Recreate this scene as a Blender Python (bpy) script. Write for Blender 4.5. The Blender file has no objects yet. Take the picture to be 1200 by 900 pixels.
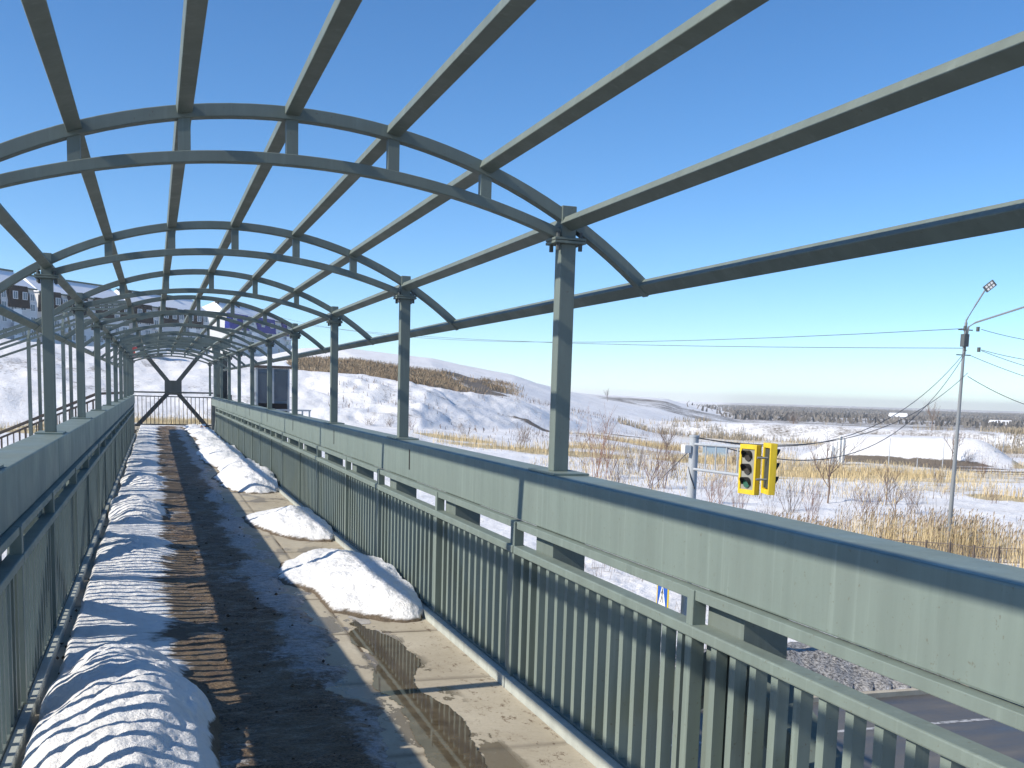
import bpy, math, random
import numpy as np
from mathutils import Vector, Matrix
random.seed(7); rng = np.random.default_rng(11)
R = math.radians
sc = bpy.context.scene
HAZE = .0002
col = sc.collection

# ------------------------------------------------------------------ camera (origin = eye; bridge runs along +Y)
FPX, CYPX, YAW, PIT, ROL = 1254.0, 621.4, 0.3236, -0.1262, 0.0297
Fv = np.array([math.sin(YAW)*math.cos(PIT), math.cos(YAW)*math.cos(PIT), math.sin(PIT)])
Rv = np.array([math.cos(YAW), -math.sin(YAW), 0.]); Uv = np.cross(Rv, Fv)
R2 = math.cos(ROL)*Rv + math.sin(ROL)*Uv; U2 = -math.sin(ROL)*Rv + math.cos(ROL)*Uv
cam = bpy.data.cameras.new('camera'); camo = bpy.data.objects.new('camera', cam); col.objects.link(camo)
camo.matrix_world = Matrix([[R2[0], U2[0], -Fv[0], 0], [R2[1], U2[1], -Fv[1], 0], [R2[2], U2[2], -Fv[2], 0], [0, 0, 0, 1]])
cam.sensor_fit = 'HORIZONTAL'; cam.sensor_width = 36; cam.lens = FPX/1200*36
cam.shift_y = (CYPX-450)/1200
cam.clip_start = .05; cam.clip_end = 20000
sc.camera = camo

def ray(u, v):
    d = (u-600)/FPX*R2 - (v-CYPX)/FPX*U2 + Fv
    return d
def onz(u, v, z): d = ray(u, v); return d*z/d[2]
def ony(u, v, y): d = ray(u, v); return d*y/d[1]
def onr(u, v, r):
    d = ray(u, v); return d*r/math.hypot(d[0], d[1])

# ------------------------------------------------------------------ materials
def mat(name, color, rough=.6, metal=0., spec=.5):
    m = bpy.data.materials.new(name); m.use_nodes = True
    b = m.node_tree.nodes['Principled BSDF']
    b.inputs['Base Color'].default_value = (*color, 1); b.inputs['Roughness'].default_value = rough
    b.inputs['Metallic'].default_value = metal; b.inputs['Specular IOR Level'].default_value = spec
    return m
class NT:
    def __init__(s, m): s.t = m.node_tree; s.b = s.t.nodes['Principled BSDF']
    def n(s, typ, **k):
        x = s.t.nodes.new(typ)
        for a, v in k.items():
            if a in x.inputs.keys(): x.inputs[a].default_value = v
            else: setattr(x, a, v)
        return x
    def l(s, a, b): s.t.links.new(a, b)
    def pos(s, scale=(1, 1, 1)):
        g = s.n('ShaderNodeNewGeometry'); m = s.n('ShaderNodeVectorMath', operation='MULTIPLY')
        m.inputs[1].default_value = scale; s.l(g.outputs['Position'], m.inputs[0]); return m.outputs[0]
    def noise(s, vec, scale, detail=4, rough=.55, dist=0.):
        x = s.n('ShaderNodeTexNoise'); x.inputs['Scale'].default_value = scale; x.inputs['Detail'].default_value = detail
        x.inputs['Roughness'].default_value = rough; x.inputs['Distortion'].default_value = dist
        s.l(vec, x.inputs['Vector']); return x.outputs['Fac']
    def ramp(s, fac, stops):
        x = s.n('ShaderNodeValToRGB'); e = x.color_ramp.elements
        while len(e) > len(stops): e.remove(e[-1])
        while len(e) < len(stops): e.new(1)
        for i, (p, c) in enumerate(stops):
            e[i].position = p; e[i].color = (c, c, c, 1) if isinstance(c, (int, float)) else (*c, 1)
        s.l(fac, x.inputs['Fac']); return x.outputs['Color']
    def mix(s, fac, a, b, mode='MIX'):
        x = s.n('ShaderNodeMix', data_type='RGBA', blend_type=mode)
        for v, i in ((fac, 0), (a, 6), (b, 7)):
            if isinstance(v, (int, float)): x.inputs[i].default_value = v if i == 0 else (v, v, v, 1)
            elif isinstance(v, tuple): x.inputs[i].default_value = (*v, 1)
            else: s.l(v, x.inputs[i])
        return x.outputs[2]
    def math(s, op, a, b=0.):
        x = s.n('ShaderNodeMath', operation=op)
        for i, v in enumerate((a, b)):
            if isinstance(v, (int, float)): x.inputs[i].default_value = v
            else: s.l(v, x.inputs[i])
        return x.outputs[0]
    def bump(s, h, strength, dist):
        x = s.n('ShaderNodeBump'); x.inputs['Strength'].default_value = strength; x.inputs['Distance'].default_value = dist
        s.l(h, x.inputs['Height']); s.l(x.outputs[0], s.b.inputs['Normal'])
    def color(s, c): s.l(c, s.b.inputs['Base Color'])
    def rough(s, c): s.l(c, s.b.inputs['Roughness'])
    def attr(s, name):
        x = s.n('ShaderNodeAttribute', attribute_name=name); return x

def paint(name, base, var=.12, rough=.5):
    m = mat(name, base, rough); t = NT(m)
    st = t.noise(t.pos((9, 9, .7)), 1.0, 6, .65)               # runs down the paint
    bl = t.noise(t.pos(), 2.3, 4, .6)
    fi = t.noise(t.pos(), 60, 3, .6)
    d = tuple(c*(1-var*.8) for c in base); l = tuple(min(1, c*(1+var*.7)) for c in base)
    c1 = t.mix(t.ramp(st, [(.36, 0.), (.66, 1.)]), d, l)
    c2 = t.mix(t.ramp(bl, [(.4, 0.), (.7, .45)]), c1, tuple(c*.8+.02 for c in base))
    ru = t.ramp(t.noise(t.pos((5, 5, .45)), 2.2, 6, .75), [(.66, 0.), (.76, .38)])
    c2 = t.mix(ru, c2, (.17, .12, .08))
    c2 = t.mix(t.ramp(t.noise(t.pos((20, 20, .8)), 1.3, 3, .6), [(.58, 0.), (.72, .28)]), c2, tuple(min(1, c*1.5+.03) for c in base))
    sp = t.ramp(fi, [(.66, 0.), (.71, .6)])
    c3 = t.mix(sp, c2, (base[0]*.55+.02, base[1]*.5, base[2]*.4))
    t.color(c3); t.rough(t.ramp(bl, [(.3, rough-.08), (.7, rough+.15)]))
    t.bump(t.noise(t.pos(), 35, 3), .12, .004)
    return m
M = {}
M['steel'] = paint('grey_green_paint', (.178, .222, .198))
M['steel2'] = paint('grey_green_paint_frame', (.145, .178, .160), .14, .55)
M['steeld'] = paint('dark_weathered_paint', (.075, .088, .09), .2, .6)
M['polegrey'] = paint('weathered_pole_grey', (.21, .225, .235), .12, .6)
M['kick'] = paint('pale_grey_edge_paint', (.42, .45, .42), .15, .6)
M['galv'] = paint('galvanised_metal', (.42, .45, .48), .1, .45)
M['rusty'] = paint('brown_steel', (.13, .10, .08), .25, .7)
M['black'] = mat('black_rubber', (.02, .02, .022), .7)
M['dark_olive'] = paint('dark_olive', (.05, .055, .045), .2, .6)
M['darkslot'] = mat('dark_gap', (.015, .015, .017), .9)
M['wire'] = mat('cable_sheath', (.03, .03, .035), .6)
M['yellow'] = paint('yellow_paint', (.74, .53, .02), .22, .5)
M['lamp_green'] = mat('green_lens', (.03, .12, .08), .2)
M['lamp_dark'] = mat('dark_lens', (.05, .045, .04), .2)
M['grey_panel'] = mat('grey_plastic', (.28, .28, .25), .6)
M['white_paint'] = mat('white_paint', (.78, .78, .76), .6)
M['blue_paint'] = mat('blue_sign_paint', (.01, .09, .45), .4)
M['red_paint'] = mat('red_car_paint', (.45, .04, .03), .3)
M['glass'] = mat('window_glass', (.06, .09, .13), .08)
M['frame_white'] = mat('window_frame_white', (.7, .7, .7), .5)
M['booth_blue'] = paint('booth_panel', (.13, .17, .21), .2, .35)
M['roof_green'] = mat('dark_green_roof_trim', (.03, .075, .06), .6)
M['dormer_dark'] = mat('dark_dormer_cladding', (.006, .010, .014), .8, 0, .1)
M['dormer_blue'] = mat('blue_dormer_cladding', (.004, .02, .22), .7, 0, .15)
def wallmat(name, c):
    m = mat(name, c, .85); t = NT(m)
    a = t.noise(t.pos(), .35, 5); b = t.noise(t.pos((2, 2, .3)), 1.2, 4)
    t.color(t.mix(t.ramp(a, [(.3, 0.), (.7, 1.)]), tuple(x*.9 for x in c), t.mix(t.ramp(b, [(.5, 0.), (.8, .6)]), c, tuple(x*.75 for x in c))))
    return m
M['wall'] = wallmat('pale_plaster', (.58, .585, .58))
M['wall2'] = wallmat('white_plaster', (.66, .66, .65))

def snowmat(name, c=(.86, .87, .89), bs=1., rough=.55):
    m = mat(name, c, rough); t = NT(m)
    n1 = t.noise(t.pos(), 9*bs, 6, .62); n2 = t.noise(t.pos(), 90*bs, 3, .6)
    h = t.math('ADD', n1, t.math('MULTIPLY', n2, .18))
    t.bump(h, .55, .03/bs)
    gr = t.ramp(t.noise(t.pos(), 3.1*bs, 5, .65), [(.55, 0.), (.8, .35)])
    t.color(t.mix(gr, c, (.62, .60, .56)))
    m.node_tree.nodes['Principled BSDF'].inputs['Subsurface Weight'].default_value = 0.
    return m
M['snow'] = snowmat('snow')

# walkway snow: the same snow with grit where 'dirt' says so
m = mat('old_snow', (.85, .86, .88), .5); t = NT(m); M['oldsnow'] = m
n1 = t.noise(t.pos(), 11, 7, .66); n2 = t.noise(t.pos(), 85, 3, .6)
n3 = t.noise(t.pos(), 28, 6, .75)
t.bump(t.math('ADD', n1, t.math('ADD', t.math('MULTIPLY', n3, .3), t.math('MULTIPLY', n2, .2))), 1., .032)
dirt = t.attr('dirt').outputs['Fac']
nn = t.noise(t.pos((1, 1.6, 1)), 8, 6, .7)
fac = t.ramp(t.math('ADD', t.math('MULTIPLY', dirt, 1.25), t.math('SUBTRACT', nn, .78)), [(.12, 0.), (.40, 1.)])
soil = t.mix(t.noise(t.pos(), 45, 4, .7), (.06, .042, .026), (.19, .145, .095))
t.color(t.mix(fac, t.mix(t.ramp(nn, [(.5, 0.), (.75, .4)]), (.86, .865, .875), (.60, .575, .53)), soil))
t.rough(t.mix(fac, .45, .75))
# trampled crust (brown, icy)
m = mat('trampled_crust', (.1, .08, .05), .6); t = NT(m); M['crust'] = m
nn = t.noise(t.pos((1, 1.9, 1)), 9, 8, .75); ice = t.attr('dirt').outputs['Fac']
fine = t.noise(t.pos((1, 1.5, 1)), 60, 4, .7)
fine2 = t.noise(t.pos(), 130, 4, .8)
soil = t.mix(t.ramp(t.math('ADD', t.math('MULTIPLY', fine, .6), t.math('MULTIPLY', fine2, .4)), [(.40, 0.), (.60, 1.)]), (.032, .020, .011), (.33, .22, .13))
soil = t.mix(t.ramp(t.noise(t.pos(), 2.5, 4), [(.4, 0.), (.65, 1.)]), soil, t.mix(.45, soil, (.34, .27, .18)))
fi = t.ramp(t.math('ADD', t.math('MULTIPLY', ice, .8), t.math('SUBTRACT', nn, .55)), [(.12, 0.), (.30, 1.)])
fleck = t.ramp(t.math('ADD', t.math('MULTIPLY', ice, .28), t.math('MULTIPLY', t.noise(t.pos((1, 1.3, 1)), 26, 6, .8), 1.)), [(.62, 0.), (.70, 1.)])
fi = t.mix(1.0, fi, t.mix(1.0, fi, t.ramp(t.noise(t.pos((1, 1.5, 1)), 19, 6, .8), [(.36, .15), (.56, 1.)]), 'MULTIPLY'))
fi = t.math('MAXIMUM', fi, t.math('MULTIPLY', t.math('MULTIPLY', fleck, t.ramp(fine2, [(.42, 0.), (.52, 1.)])), .9))
t.color(t.mix(fi, soil, t.mix(fine, (.40, .42, .45), (.82, .84, .87))))
t.rough(t.ramp(nn, [(.35, .25), (.6, .8)]))
t.bump(t.math('ADD', nn, t.math('MULTIPLY', fine, .6)), 1., .05)

# concrete of the walkway
m = mat('walkway_concrete', (.36, .32, .25), .8); t = NT(m); M['concrete'] = m
a = t.noise(t.pos(), 1.7, 6, .6); b = t.noise(t.pos(), 40, 4, .7); wet = t.noise(t.pos((1.3, .8, 1)), 1.9, 6, .62)
c = t.mix(t.ramp(a, [(.3, 0.), (.7, 1.)]), (.37, .32, .235), (.52, .47, .37))
c = t.mix(t.ramp(b, [(.35, .0), (.75, .35)]), c, (.25, .22, .17))
sp = t.ramp(t.noise(t.pos((1, .5, 1)), 22, 5, .8), [(.56, 0.), (.64, .9)])
edge = t.attr('dirt').outputs['Fac']
c = t.mix(t.math('MULTIPLY', sp, edge), c, (.10, .055, .025))
wf = t.ramp(wet, [(.535, 0.), (.56, 1.)])
wf = t.math('MULTIPLY', wf, t.attr('wet').outputs['Fac'])
wf = t.ramp(wf, [(.3, 0.), (.55, 1.)])
c = t.mix(wf, c, t.mix(.72, c, (.10, .075, .045)))
c = t.mix(t.attr('joint').outputs['Fac'], c, (.07, .055, .04)); t.color(c); t.rough(t.mix(wf, .8, .22)); t.bump(b, .25, .003)
M['water'] = mat('puddle_water', (.12, .10, .07), .03, 0, .8)
t = NT(M['water']); t.color(t.mix(t.ramp(t.noise(t.pos(), 9, 6, .7), [(.35, 0.), (.7, 1.)]), (.075, .057, .036), (.15, .12, .08)))
t.bump(t.noise(t.pos(), 6, 2), .02, .01)

# asphalt
m = mat('wet_asphalt', (.05, .05, .052), .55); t = NT(m); M['asphalt'] = m
a = t.noise(t.pos((.25, 1.2, 1)), .9, 6, .6); b = t.noise(t.pos(), 70, 3, .8)
t.color(t.mix(t.ramp(a, [(.35, 0.), (.7, 1.)]), t.mix(b, (.055, .054, .053), (.11, .108, .105)), t.mix(b, (.12, .115, .105), (.17, .16, .148))))
t.rough(t.ramp(a, [(.3, .35), (.7, .8)])); t.bump(b, .4, .004)
M['line'] = mat('road_marking', (.5, .5, .5), .7); t = NT(M['line'])
t.color(t.mix(t.ramp(t.noise(t.pos(), 6, 5, .8), [(.45, 0.), (.6, 1.)]), (.45, .45, .45), (.12, .12, .12)))

# land: snow with dry grass, bare soil, gravel from the 'cover' attribute
m = mat('winter_ground', (.8, .8, .8), .7); t = NT(m); M['land'] = m
cv = t.attr('cover'); sep = t.n('ShaderNodeSeparateColor'); t.l(cv.outputs['Color'], sep.inputs[0])
g = t.pos()
n_a = t.noise(g, .22, 8, .68); n_b = t.noise(g, 1.7, 6, .7); n_c = t.noise(g, 12, 5, .75)
sn = t.mix(t.ramp(n_a, [(.35, 0.), (.7, 1.)]), (.84, .84, .85), (.72, .71, .70))
sn = t.mix(t.ramp(n_b, [(.55, 0.), (.72, .5)]), sn, (.46, .39, .29))
gr = t.mix(n_b, (.42, .33, .17), (.62, .52, .32))
so = t.mix(t.ramp(n_c, [(.3, 0.), (.7, 1.)]), (.06, .045, .032), (.24, .20, .15))
gv = t.mix(t.ramp(n_c, [(.38, 0.), (.62, 1.)]), (.05, .045, .04), (.50, .48, .45))
def cf(ch, lo=.42, hi=.62):
    return t.ramp(t.math('ADD', t.math('MULTIPLY', sep.outputs[ch], .9), t.math('SUBTRACT', t.math('ADD', t.math('MULTIPLY', n_b, .6), t.math('MULTIPLY', n_a, .6)), .55)), [(lo, 0.), (hi, 1.)])
c = t.mix(cf(0), sn, gr); c = t.mix(cf(1), c, so); c = t.mix(cf(2), c, gv)
t.color(c); t.bump(t.math('ADD', t.math('MULTIPLY', n_b, 1.), t.math('MULTIPLY', n_c, .25)), .6, .25)

def vmat(name, a, b, scale=.8):
    m = mat(name, a, .9, 0, .2); t = NT(m)
    t.color(t.mix(t.ramp(t.noise(t.pos(), scale, 4, .7), [(.35, 0.), (.65, 1.)]), a, b)); return m
M['reed'] = vmat('dry_reed', (.48, .37, .20), (.68, .56, .34), .5)
M['plume'] = vmat('reed_plume', (.20, .145, .095), (.36, .28, .19), 1.5)
M['twig'] = vmat('bare_twig', (.14, .10, .08), (.24, .18, .14))
M['twigred'] = vmat('reddish_twig', (.19, .11, .085), (.28, .18, .14))
M['scrub'] = vmat('brown_scrub', (.17, .12, .075), (.42, .33, .22), .5)
M['scrubpale'] = vmat('pale_scrub', (.24, .20, .14), (.40, .34, .25), .1)
M['farwood'] = vmat('far_wood', (.11, .105, .10), (.18, .165, .15), .02)

# ------------------------------------------------------------------ mesh helpers
class MB:
    def __init__(s): s.v = []; s.f = []
    def add(s, vs, fs):
        o = len(s.v); s.v.extend([tuple(map(float, p)) for p in vs]); s.f.extend([tuple(i+o for i in f) for f in fs]); return s
    def box(s, x0, x1, y0, y1, z0, z1):
        vs = [(x, y, z) for z in (z0, z1) for y in (y0, y1) for x in (x0, x1)]
        return s.add(vs, [(0, 2, 3, 1), (4, 5, 7, 6), (0, 1, 5, 4), (2, 6, 7, 3), (0, 4, 6, 2), (1, 3, 7, 5)])
    def path(s, pts, w, h, up=(0, 0, 1), close=False):
        """rectangular section w (side) x h (along up) swept along pts"""
        P = [Vector(p) for p in pts]; up = Vector(up); rings = []
        for i, p in enumerate(P):
            d = (P[min(i+1, len(P)-1)]-P[max(i-1, 0)]).normalized()
            sd = d.cross(up).normalized(); u = sd.cross(d).normalized()
            rings.append([p+sd*w/2*a+u*h/2*b for a, b in ((-1, -1), (1, -1), (1, 1), (-1, 1))])
        vs = [q for r in rings for q in r]; fs = []
        for i in range(len(P)-1):
            for k in range(4):
                a = i*4+k; b = i*4+(k+1) % 4; fs.append((a, b, b+4, a+4))
        n = (len(P)-1)*4; fs += [(3, 2, 1, 0), (n, n+1, n+2, n+3)]
        return s.add(vs, fs)
    def tube(s, pts, r, n=8, r1=None):
        P = [Vector(p) for p in pts]; vs = []; fs = []; N = len(P)
        for i, p in enumerate(P):
            d = (P[min(i+1, N-1)]-P[max(i-1, 0)]).normalized()
            a = d.orthogonal() if abs(d.z) > .9 else d.cross(Vector((0, 0, 1)))
            a.normalize(); b = d.cross(a); rr = r if r1 is None else r+(r1-r)*i/(N-1)
            for k in range(n):
                t_ = 2*math.pi*k/n; vs.append(p+(a*math.cos(t_)+b*math.sin(t_))*rr)
        for i in range(N-1):
            for k in range(n):
                q = i*n+k; w = i*n+(k+1) % n; fs.append((q, w, w+n, q+n))
        fs += [tuple(range(n-1, -1, -1)), tuple((N-1)*n+k for k in range(n))]
        return s.add(vs, fs)
    def build(s, name, m, parent=None, smooth=False, bevel=0, loc=None):
        me = bpy.data.meshes.new(name); me.from_pydata(s.v, [], s.f); me.materials.append(m); me.update()
        if smooth: me.polygons.foreach_set('use_smooth', [True]*len(me.polygons))
        o = bpy.data.objects.new(name, me); col.objects.link(o)
        if parent: o.parent = parent
        if loc is not None: o.location = loc
        if bevel:
            b = o.modifiers.new('bevel', 'BEVEL'); b.width = bevel; b.segments = 2; b.limit_method = 'ANGLE'; b.angle_limit = R(50)
        return o
def tag(o, label=None, cat=None, group=None, kind=None):
    for k, v in (('label', label), ('category', cat), ('group', group), ('kind', kind)):
        if v: o[k] = v
    return o
def empty(name, loc=(0, 0, 0), rz=0):
    o = bpy.data.objects.new(name, None); o.location = loc; o.rotation_euler = (0, 0, rz); col.objects.link(o); return o
def copy_tree(o, parent=None):
    c = o.copy(); col.objects.link(c)
    if parent: c.parent = parent
    for ch in KIDS.get(o.name, []): copy_tree(ch, c)
    return c
KIDS = {}
def reg(root):          # remember children once so copying stays fast
    KIDS.clear()
    for o in col.objects:
        if o.parent: KIDS.setdefault(o.parent.name, []).append(o)
ORD = ['nearest', 'second', 'third', 'fourth', 'fifth', 'sixth', 'seventh', 'eighth', 'ninth', 'tenth', 'eleventh', 'twelfth']

# vectorised value noise
def vnoise(x, y, seed=0):
    xi = np.floor(x).astype(np.int64); yi = np.floor(y).astype(np.int64); xf = x-xi; yf = y-yi
    def h(a, b):
        n = (a*374761393 + b*668265263 + seed*1442695041) & 0xffffffff
        n = ((n ^ (n >> 13))*1274126177) & 0xffffffff
        return ((n ^ (n >> 16)) & 0xffff)/65535.
    u = xf*xf*(3-2*xf); v = yf*yf*(3-2*yf)
    return (h(xi, yi)*(1-u)+h(xi+1, yi)*u)*(1-v)+(h(xi, yi+1)*(1-u)+h(xi+1, yi+1)*u)*v
def fbm(x, y, o=5, seed=0, g=.5):
    s = 0; a = 1; t_ = 0
    for k in range(o):
        s = s+a*vnoise(x*2**k+k*17.3, y*2**k-k*9.1, seed+k); t_ += a; a *= g
    return s/t_
def sst(a, b, x): t_ = np.clip((x-a)/(b-a), 0, 1); return t_*t_*(3-2*t_)

def grid_mesh(name, X, Y, Z, m, keep=None, attrs=None, smooth=True):
    ny, nx = X.shape
    idx = np.arange(nx*ny).reshape(ny, nx)
    q = np.stack([idx[:-1, :-1], idx[:-1, 1:], idx[1:, 1:], idx[1:, :-1]], -1).reshape(-1, 4)
    if keep is not None:
        kf = keep.reshape(-1); q = q[kf[q].any(1)]
    used = np.unique(q); remap = -np.ones(nx*ny, int); remap[used] = np.arange(len(used)); q = remap[q]
    co = np.stack([X, Y, Z], -1).reshape(-1, 3)[used]
    me = bpy.data.meshes.new(name); me.vertices.add(len(co)); me.vertices.foreach_set('co', co.ravel().astype(np.float32))
    me.loops.add(q.size); me.loops.foreach_set('vertex_index', q.ravel().astype(np.int32))
    me.polygons.add(len(q)); me.polygons.foreach_set('loop_start', np.arange(0, q.size, 4, dtype=np.int32))
    me.polygons.foreach_set('loop_total', np.full(len(q), 4, np.int32))
    me.polygons.foreach_set('use_smooth', np.full(len(q), smooth)); me.update(calc_edges=True)
    for k, a in (attrs or {}).items():
        if a.ndim == 2:
            at = me.attributes.new(k, 'FLOAT', 'POINT'); at.data.foreach_set('value', a.reshape(-1)[used].astype(np.float32))
        else:
            at = me.attributes.new(k, 'FLOAT_COLOR', 'POINT')
            c = a.reshape(-1, 3)[used]; c = np.concatenate([c, np.ones((len(c), 1))], 1); at.data.foreach_set('color', c.ravel().astype(np.float32))
    me.materials.append(m)
    o = bpy.data.objects.new(name, me); col.objects.link(o); return o

# ------------------------------------------------------------------ bridge dimensions (metres, eye at z = 0)
ZF = -1.65                       # walkway surface
ZT, ZB = -.4144, -.70            # top chord top and bottom
XR, XL = 2.0255, -.745           # column faces towards the walkway
BR, BL = 1.943, -.662            # top chord inner faces
BW = .23                         # chord width
Y1, D = 5.3721, 3.8549
YE = 40.3                        # end of the girders
YG = 44.3                        # gate
XM = (XR+XL)/2; RA, ZC = 2.886, -1.587      # upper arch
YK = lambda k: Y1+D*(k-1)

# girders: one per side
def girder(side):
    s = 1 if side == 'r' else -1
    xi = BR if s > 0 else BL; xo = xi+s*BW; x0, x1 = min(xi, xo), max(xi, xo)
    root = empty('truss_girder', ((x0+x1)/2, -2, ZB-1.3))
    rx, ry, rz = root.location
    def loc(o): o.location = (-rx, -ry, -rz); return o
    mb = MB(); ys = [-2.0]+[8.4+D*k for k in range(-1, 9) if 8.4+D*k < YE]+[YE]
    if s > 0: ys = [-2.0, YE]
    for a, b in zip(ys, ys[1:]): mb.box(x0, x1, a+.014, b-.014, ZB, ZT)
    loc(mb.build('top_chord', M['steel'], root, bevel=.008))
    mb = MB()                                            # seam slots, drip rim
    if s > 0:
        for k in range(9):
            y = 8.44+D*k
            if y < YE: mb.box(xi-.003, xi+.01, y-.014, y+.014, ZT-.21, ZT-.05)
    else:
        for y in ys[1:-1]: mb.box(x0+.01, x1-.02, y-.03, y+.03, ZB+.01, ZT-.02)
    loc(mb.build('seam', M['darkslot'], root))
    loc(MB().box(x0, x1, -2, YE, -2.25, -2.0).build('bottom_chord', M['steel'], root, bevel=.006))
    mb = MB().box(min(xi+s*.02, xo-s*.02), max(xi+s*.02, xo-s*.02), YE+.002, YE+.3, -2.2, ZT-.05)
    loc(mb.build('end_post', M['steeld'], root, bevel=.006))
    xc = (x0+x1)/2
    n = int((YE+2)/(D/2))
    for i in range(-1, 21):
        y = 3.445+D/2*i-.06
        if y > YE-.3: break
        loc(MB().box(xc-.09, xc+.09, y-.13, y+.13, -2.0, ZB).build('vertical', M['steel2'], root))
        y2 = y+D/2
        if y2 < YE:
            a, b = ((y+.1, -1.0), (y2-.1, -1.95)) if i % 2 == 0 else ((y+.1, -1.95), (y2-.1, -1.0))
            loc(MB().path([(xc, a[0], a[1]), (xc, b[0], b[1])], .14, .15).build('diagonal', M['steel2'], root))
    return root
g1 = girder('r'); tag(g1, 'grey-green steel truss girder whose sunlit top beam runs along the right side of the walkway', 'girder')
g2 = girder('l'); tag(g2, 'grey-green steel truss girder whose shaded top beam runs along the left side of the walkway', 'girder')

# railing panels
def railing(x, s):
    """s=+1 right side; x = face of the balusters towards the walkway"""
    root = empty('railing_panel', (x, 0, ZF))
    L = D
    def bx(a, b, y0, y1, z0, z1, name, m, bevel=.003):
        return MB().box(min(a*s, b*s), max(a*s, b*s), y0, y1, z0-ZF, z1-ZF).build(name, m, root, bevel=bevel)
    bx(-.004, .05, .004, L-.012, -.744, -.704, 'upper_rail', M['steel'])
    bx(-.022, .055, .004, L-.012, -.882, -.838, 'handrail', M['steel'], .006)
    bx(-.05, -.004, .006, L-.014, -1.66, -1.585, 'kick_plate', M['kick'], .004)
    bx(-.002, .038, .004, L-.012, -1.60, -1.572, 'bottom_rail', M['steel2'], 0)
    for y in (.02, D/2-.2+.02):
        bx(-.012, .045, y+D-D+(-.02 if y < .1 else 0)+.0, y+.05, -1.6, -.705, 'post', M['steel'], .003)
    for y in (.12,):
        pass
    bm = None
    n = 28; pitch = (L-.10)/n
    for i in range(n):
        y = .10+pitch*i
        if abs(y+.02-(D/2-.2+.045)) < .06: continue
        if bm is None:
            o = MB().box(0, .046*s, 0, .04, -1.573-ZF, -.884-ZF).build('baluster', M['steel'], root); bm = o.data
            if s < 0:
                pass
        else:
            o = bpy.data.objects.new('baluster', bm); col.objects.link(o); o.parent = root
        o.location = (0, y, 0)
    return root
YP0 = 5.62-D
for s, x, side in ((1, 1.912, 'right'), (-1, -.631, 'left')):
    proto = railing(x, s); reg(proto)
    for k in range(9):
        o = proto if k == 0 else copy_tree(proto)
        o.location = (x, YP0+D*k, ZF)
        tag(o, f'{ORD[k]} grey-green railing panel from the camera along the {side} of the walkway', 'railing', f'railing panels along the {side} side')

# canopy frames
PA = [math.asin((XR+.04-XM)/RA)*k/3 for k in range(-3, 4)]      # seven purlins on the arch, the outer two over the columns
def arc(R_, zc, a0, a1, y, n=36): return [(XM+R_*math.sin(a0+(a1-a0)*i/n), y, zc+R_*math.cos(a0+(a1-a0)*i/n)) for i in range(n+1)]
def frame():
    root = empty('canopy_frame', (XM, 0, ZT))
    def fin(mb, name, m=M['steel2'], bevel=.004):
        o = mb.build(name, m, root, bevel=bevel); o.location = (-XM, 0, -ZT); return o
    y = .04
    ae = math.asin((2.56-XM)/RA)
    fin(MB().path(arc(RA, ZC, -ae, ae, y, 44), .06, .065, (0, 1, 0)), 'upper_arch')
    RL = 4.04; zl = 1.085-RL; al = math.asin((XR-.0-XM)/RL)
    fin(MB().path(arc(RL, zl, -al, al, y), .052, .056, (0, 1, 0)), 'lower_arch')
    for k in range(1, 6):
        a = PA[k]; xu = XM+RA*math.sin(a); zu = ZC+RA*math.cos(a); zz = zl+math.sqrt(RL**2-(xu-XM)**2)
        fin(MB().box(xu-.028, xu+.028, y-.025, y+.025, zz, zu-.02), 'strut', bevel=0)
    for s, xi in ((1, XR), (-1, XL)):
        x0, x1 = min(xi, xi+s*.085), max(xi, xi+s*.085); xc = (x0+x1)/2
        c = fin(MB().box(x0, x1, 0, .085, ZT+.012, .79), 'column')
        fin(MB().box(x0+.002, x1-.002, .002, .083, .82, .985), 'column_head', bevel=.004)
        for nm, z0, z1, r_ in (('flange', .79, .804, .045), ('flange', .807, .82, .045)):
            fin(MB().box(x0-r_, x1+r_, -.03, .115, z0, z1), nm, bevel=.002)
        for dx in (-.062, .062):
            for dy in (-.008, .093): fin(MB().tube([(xc+dx, dy, .755), (xc+dx, dy, .85)], .011, 6), 'bolt', M['steeld'], 0)
        fin(MB().box(xc-.10, xc+.10, -.16, .24, ZT+.001, ZT+.012), 'base_plate', M['steel'], bevel=0)
    return root
f0 = frame(); reg(f0)
for k in range(12):
    o = f0 if k == 0 else copy_tree(f0)
    o.location = (XM, YK(k), ZT)
    nm = {0: 'arched canopy frame standing beside the camera, its shadow crossing the near rail',
          1: 'largest arched steel canopy frame, nearest of those in view', 11: 'farthest arched canopy frame, above the barred gate'}.get(k, f'{ORD[k-1]} arched steel canopy frame in view, counted from the camera')
    tag(o, nm, 'canopy frame', 'arched canopy frames over the walkway')

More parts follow.
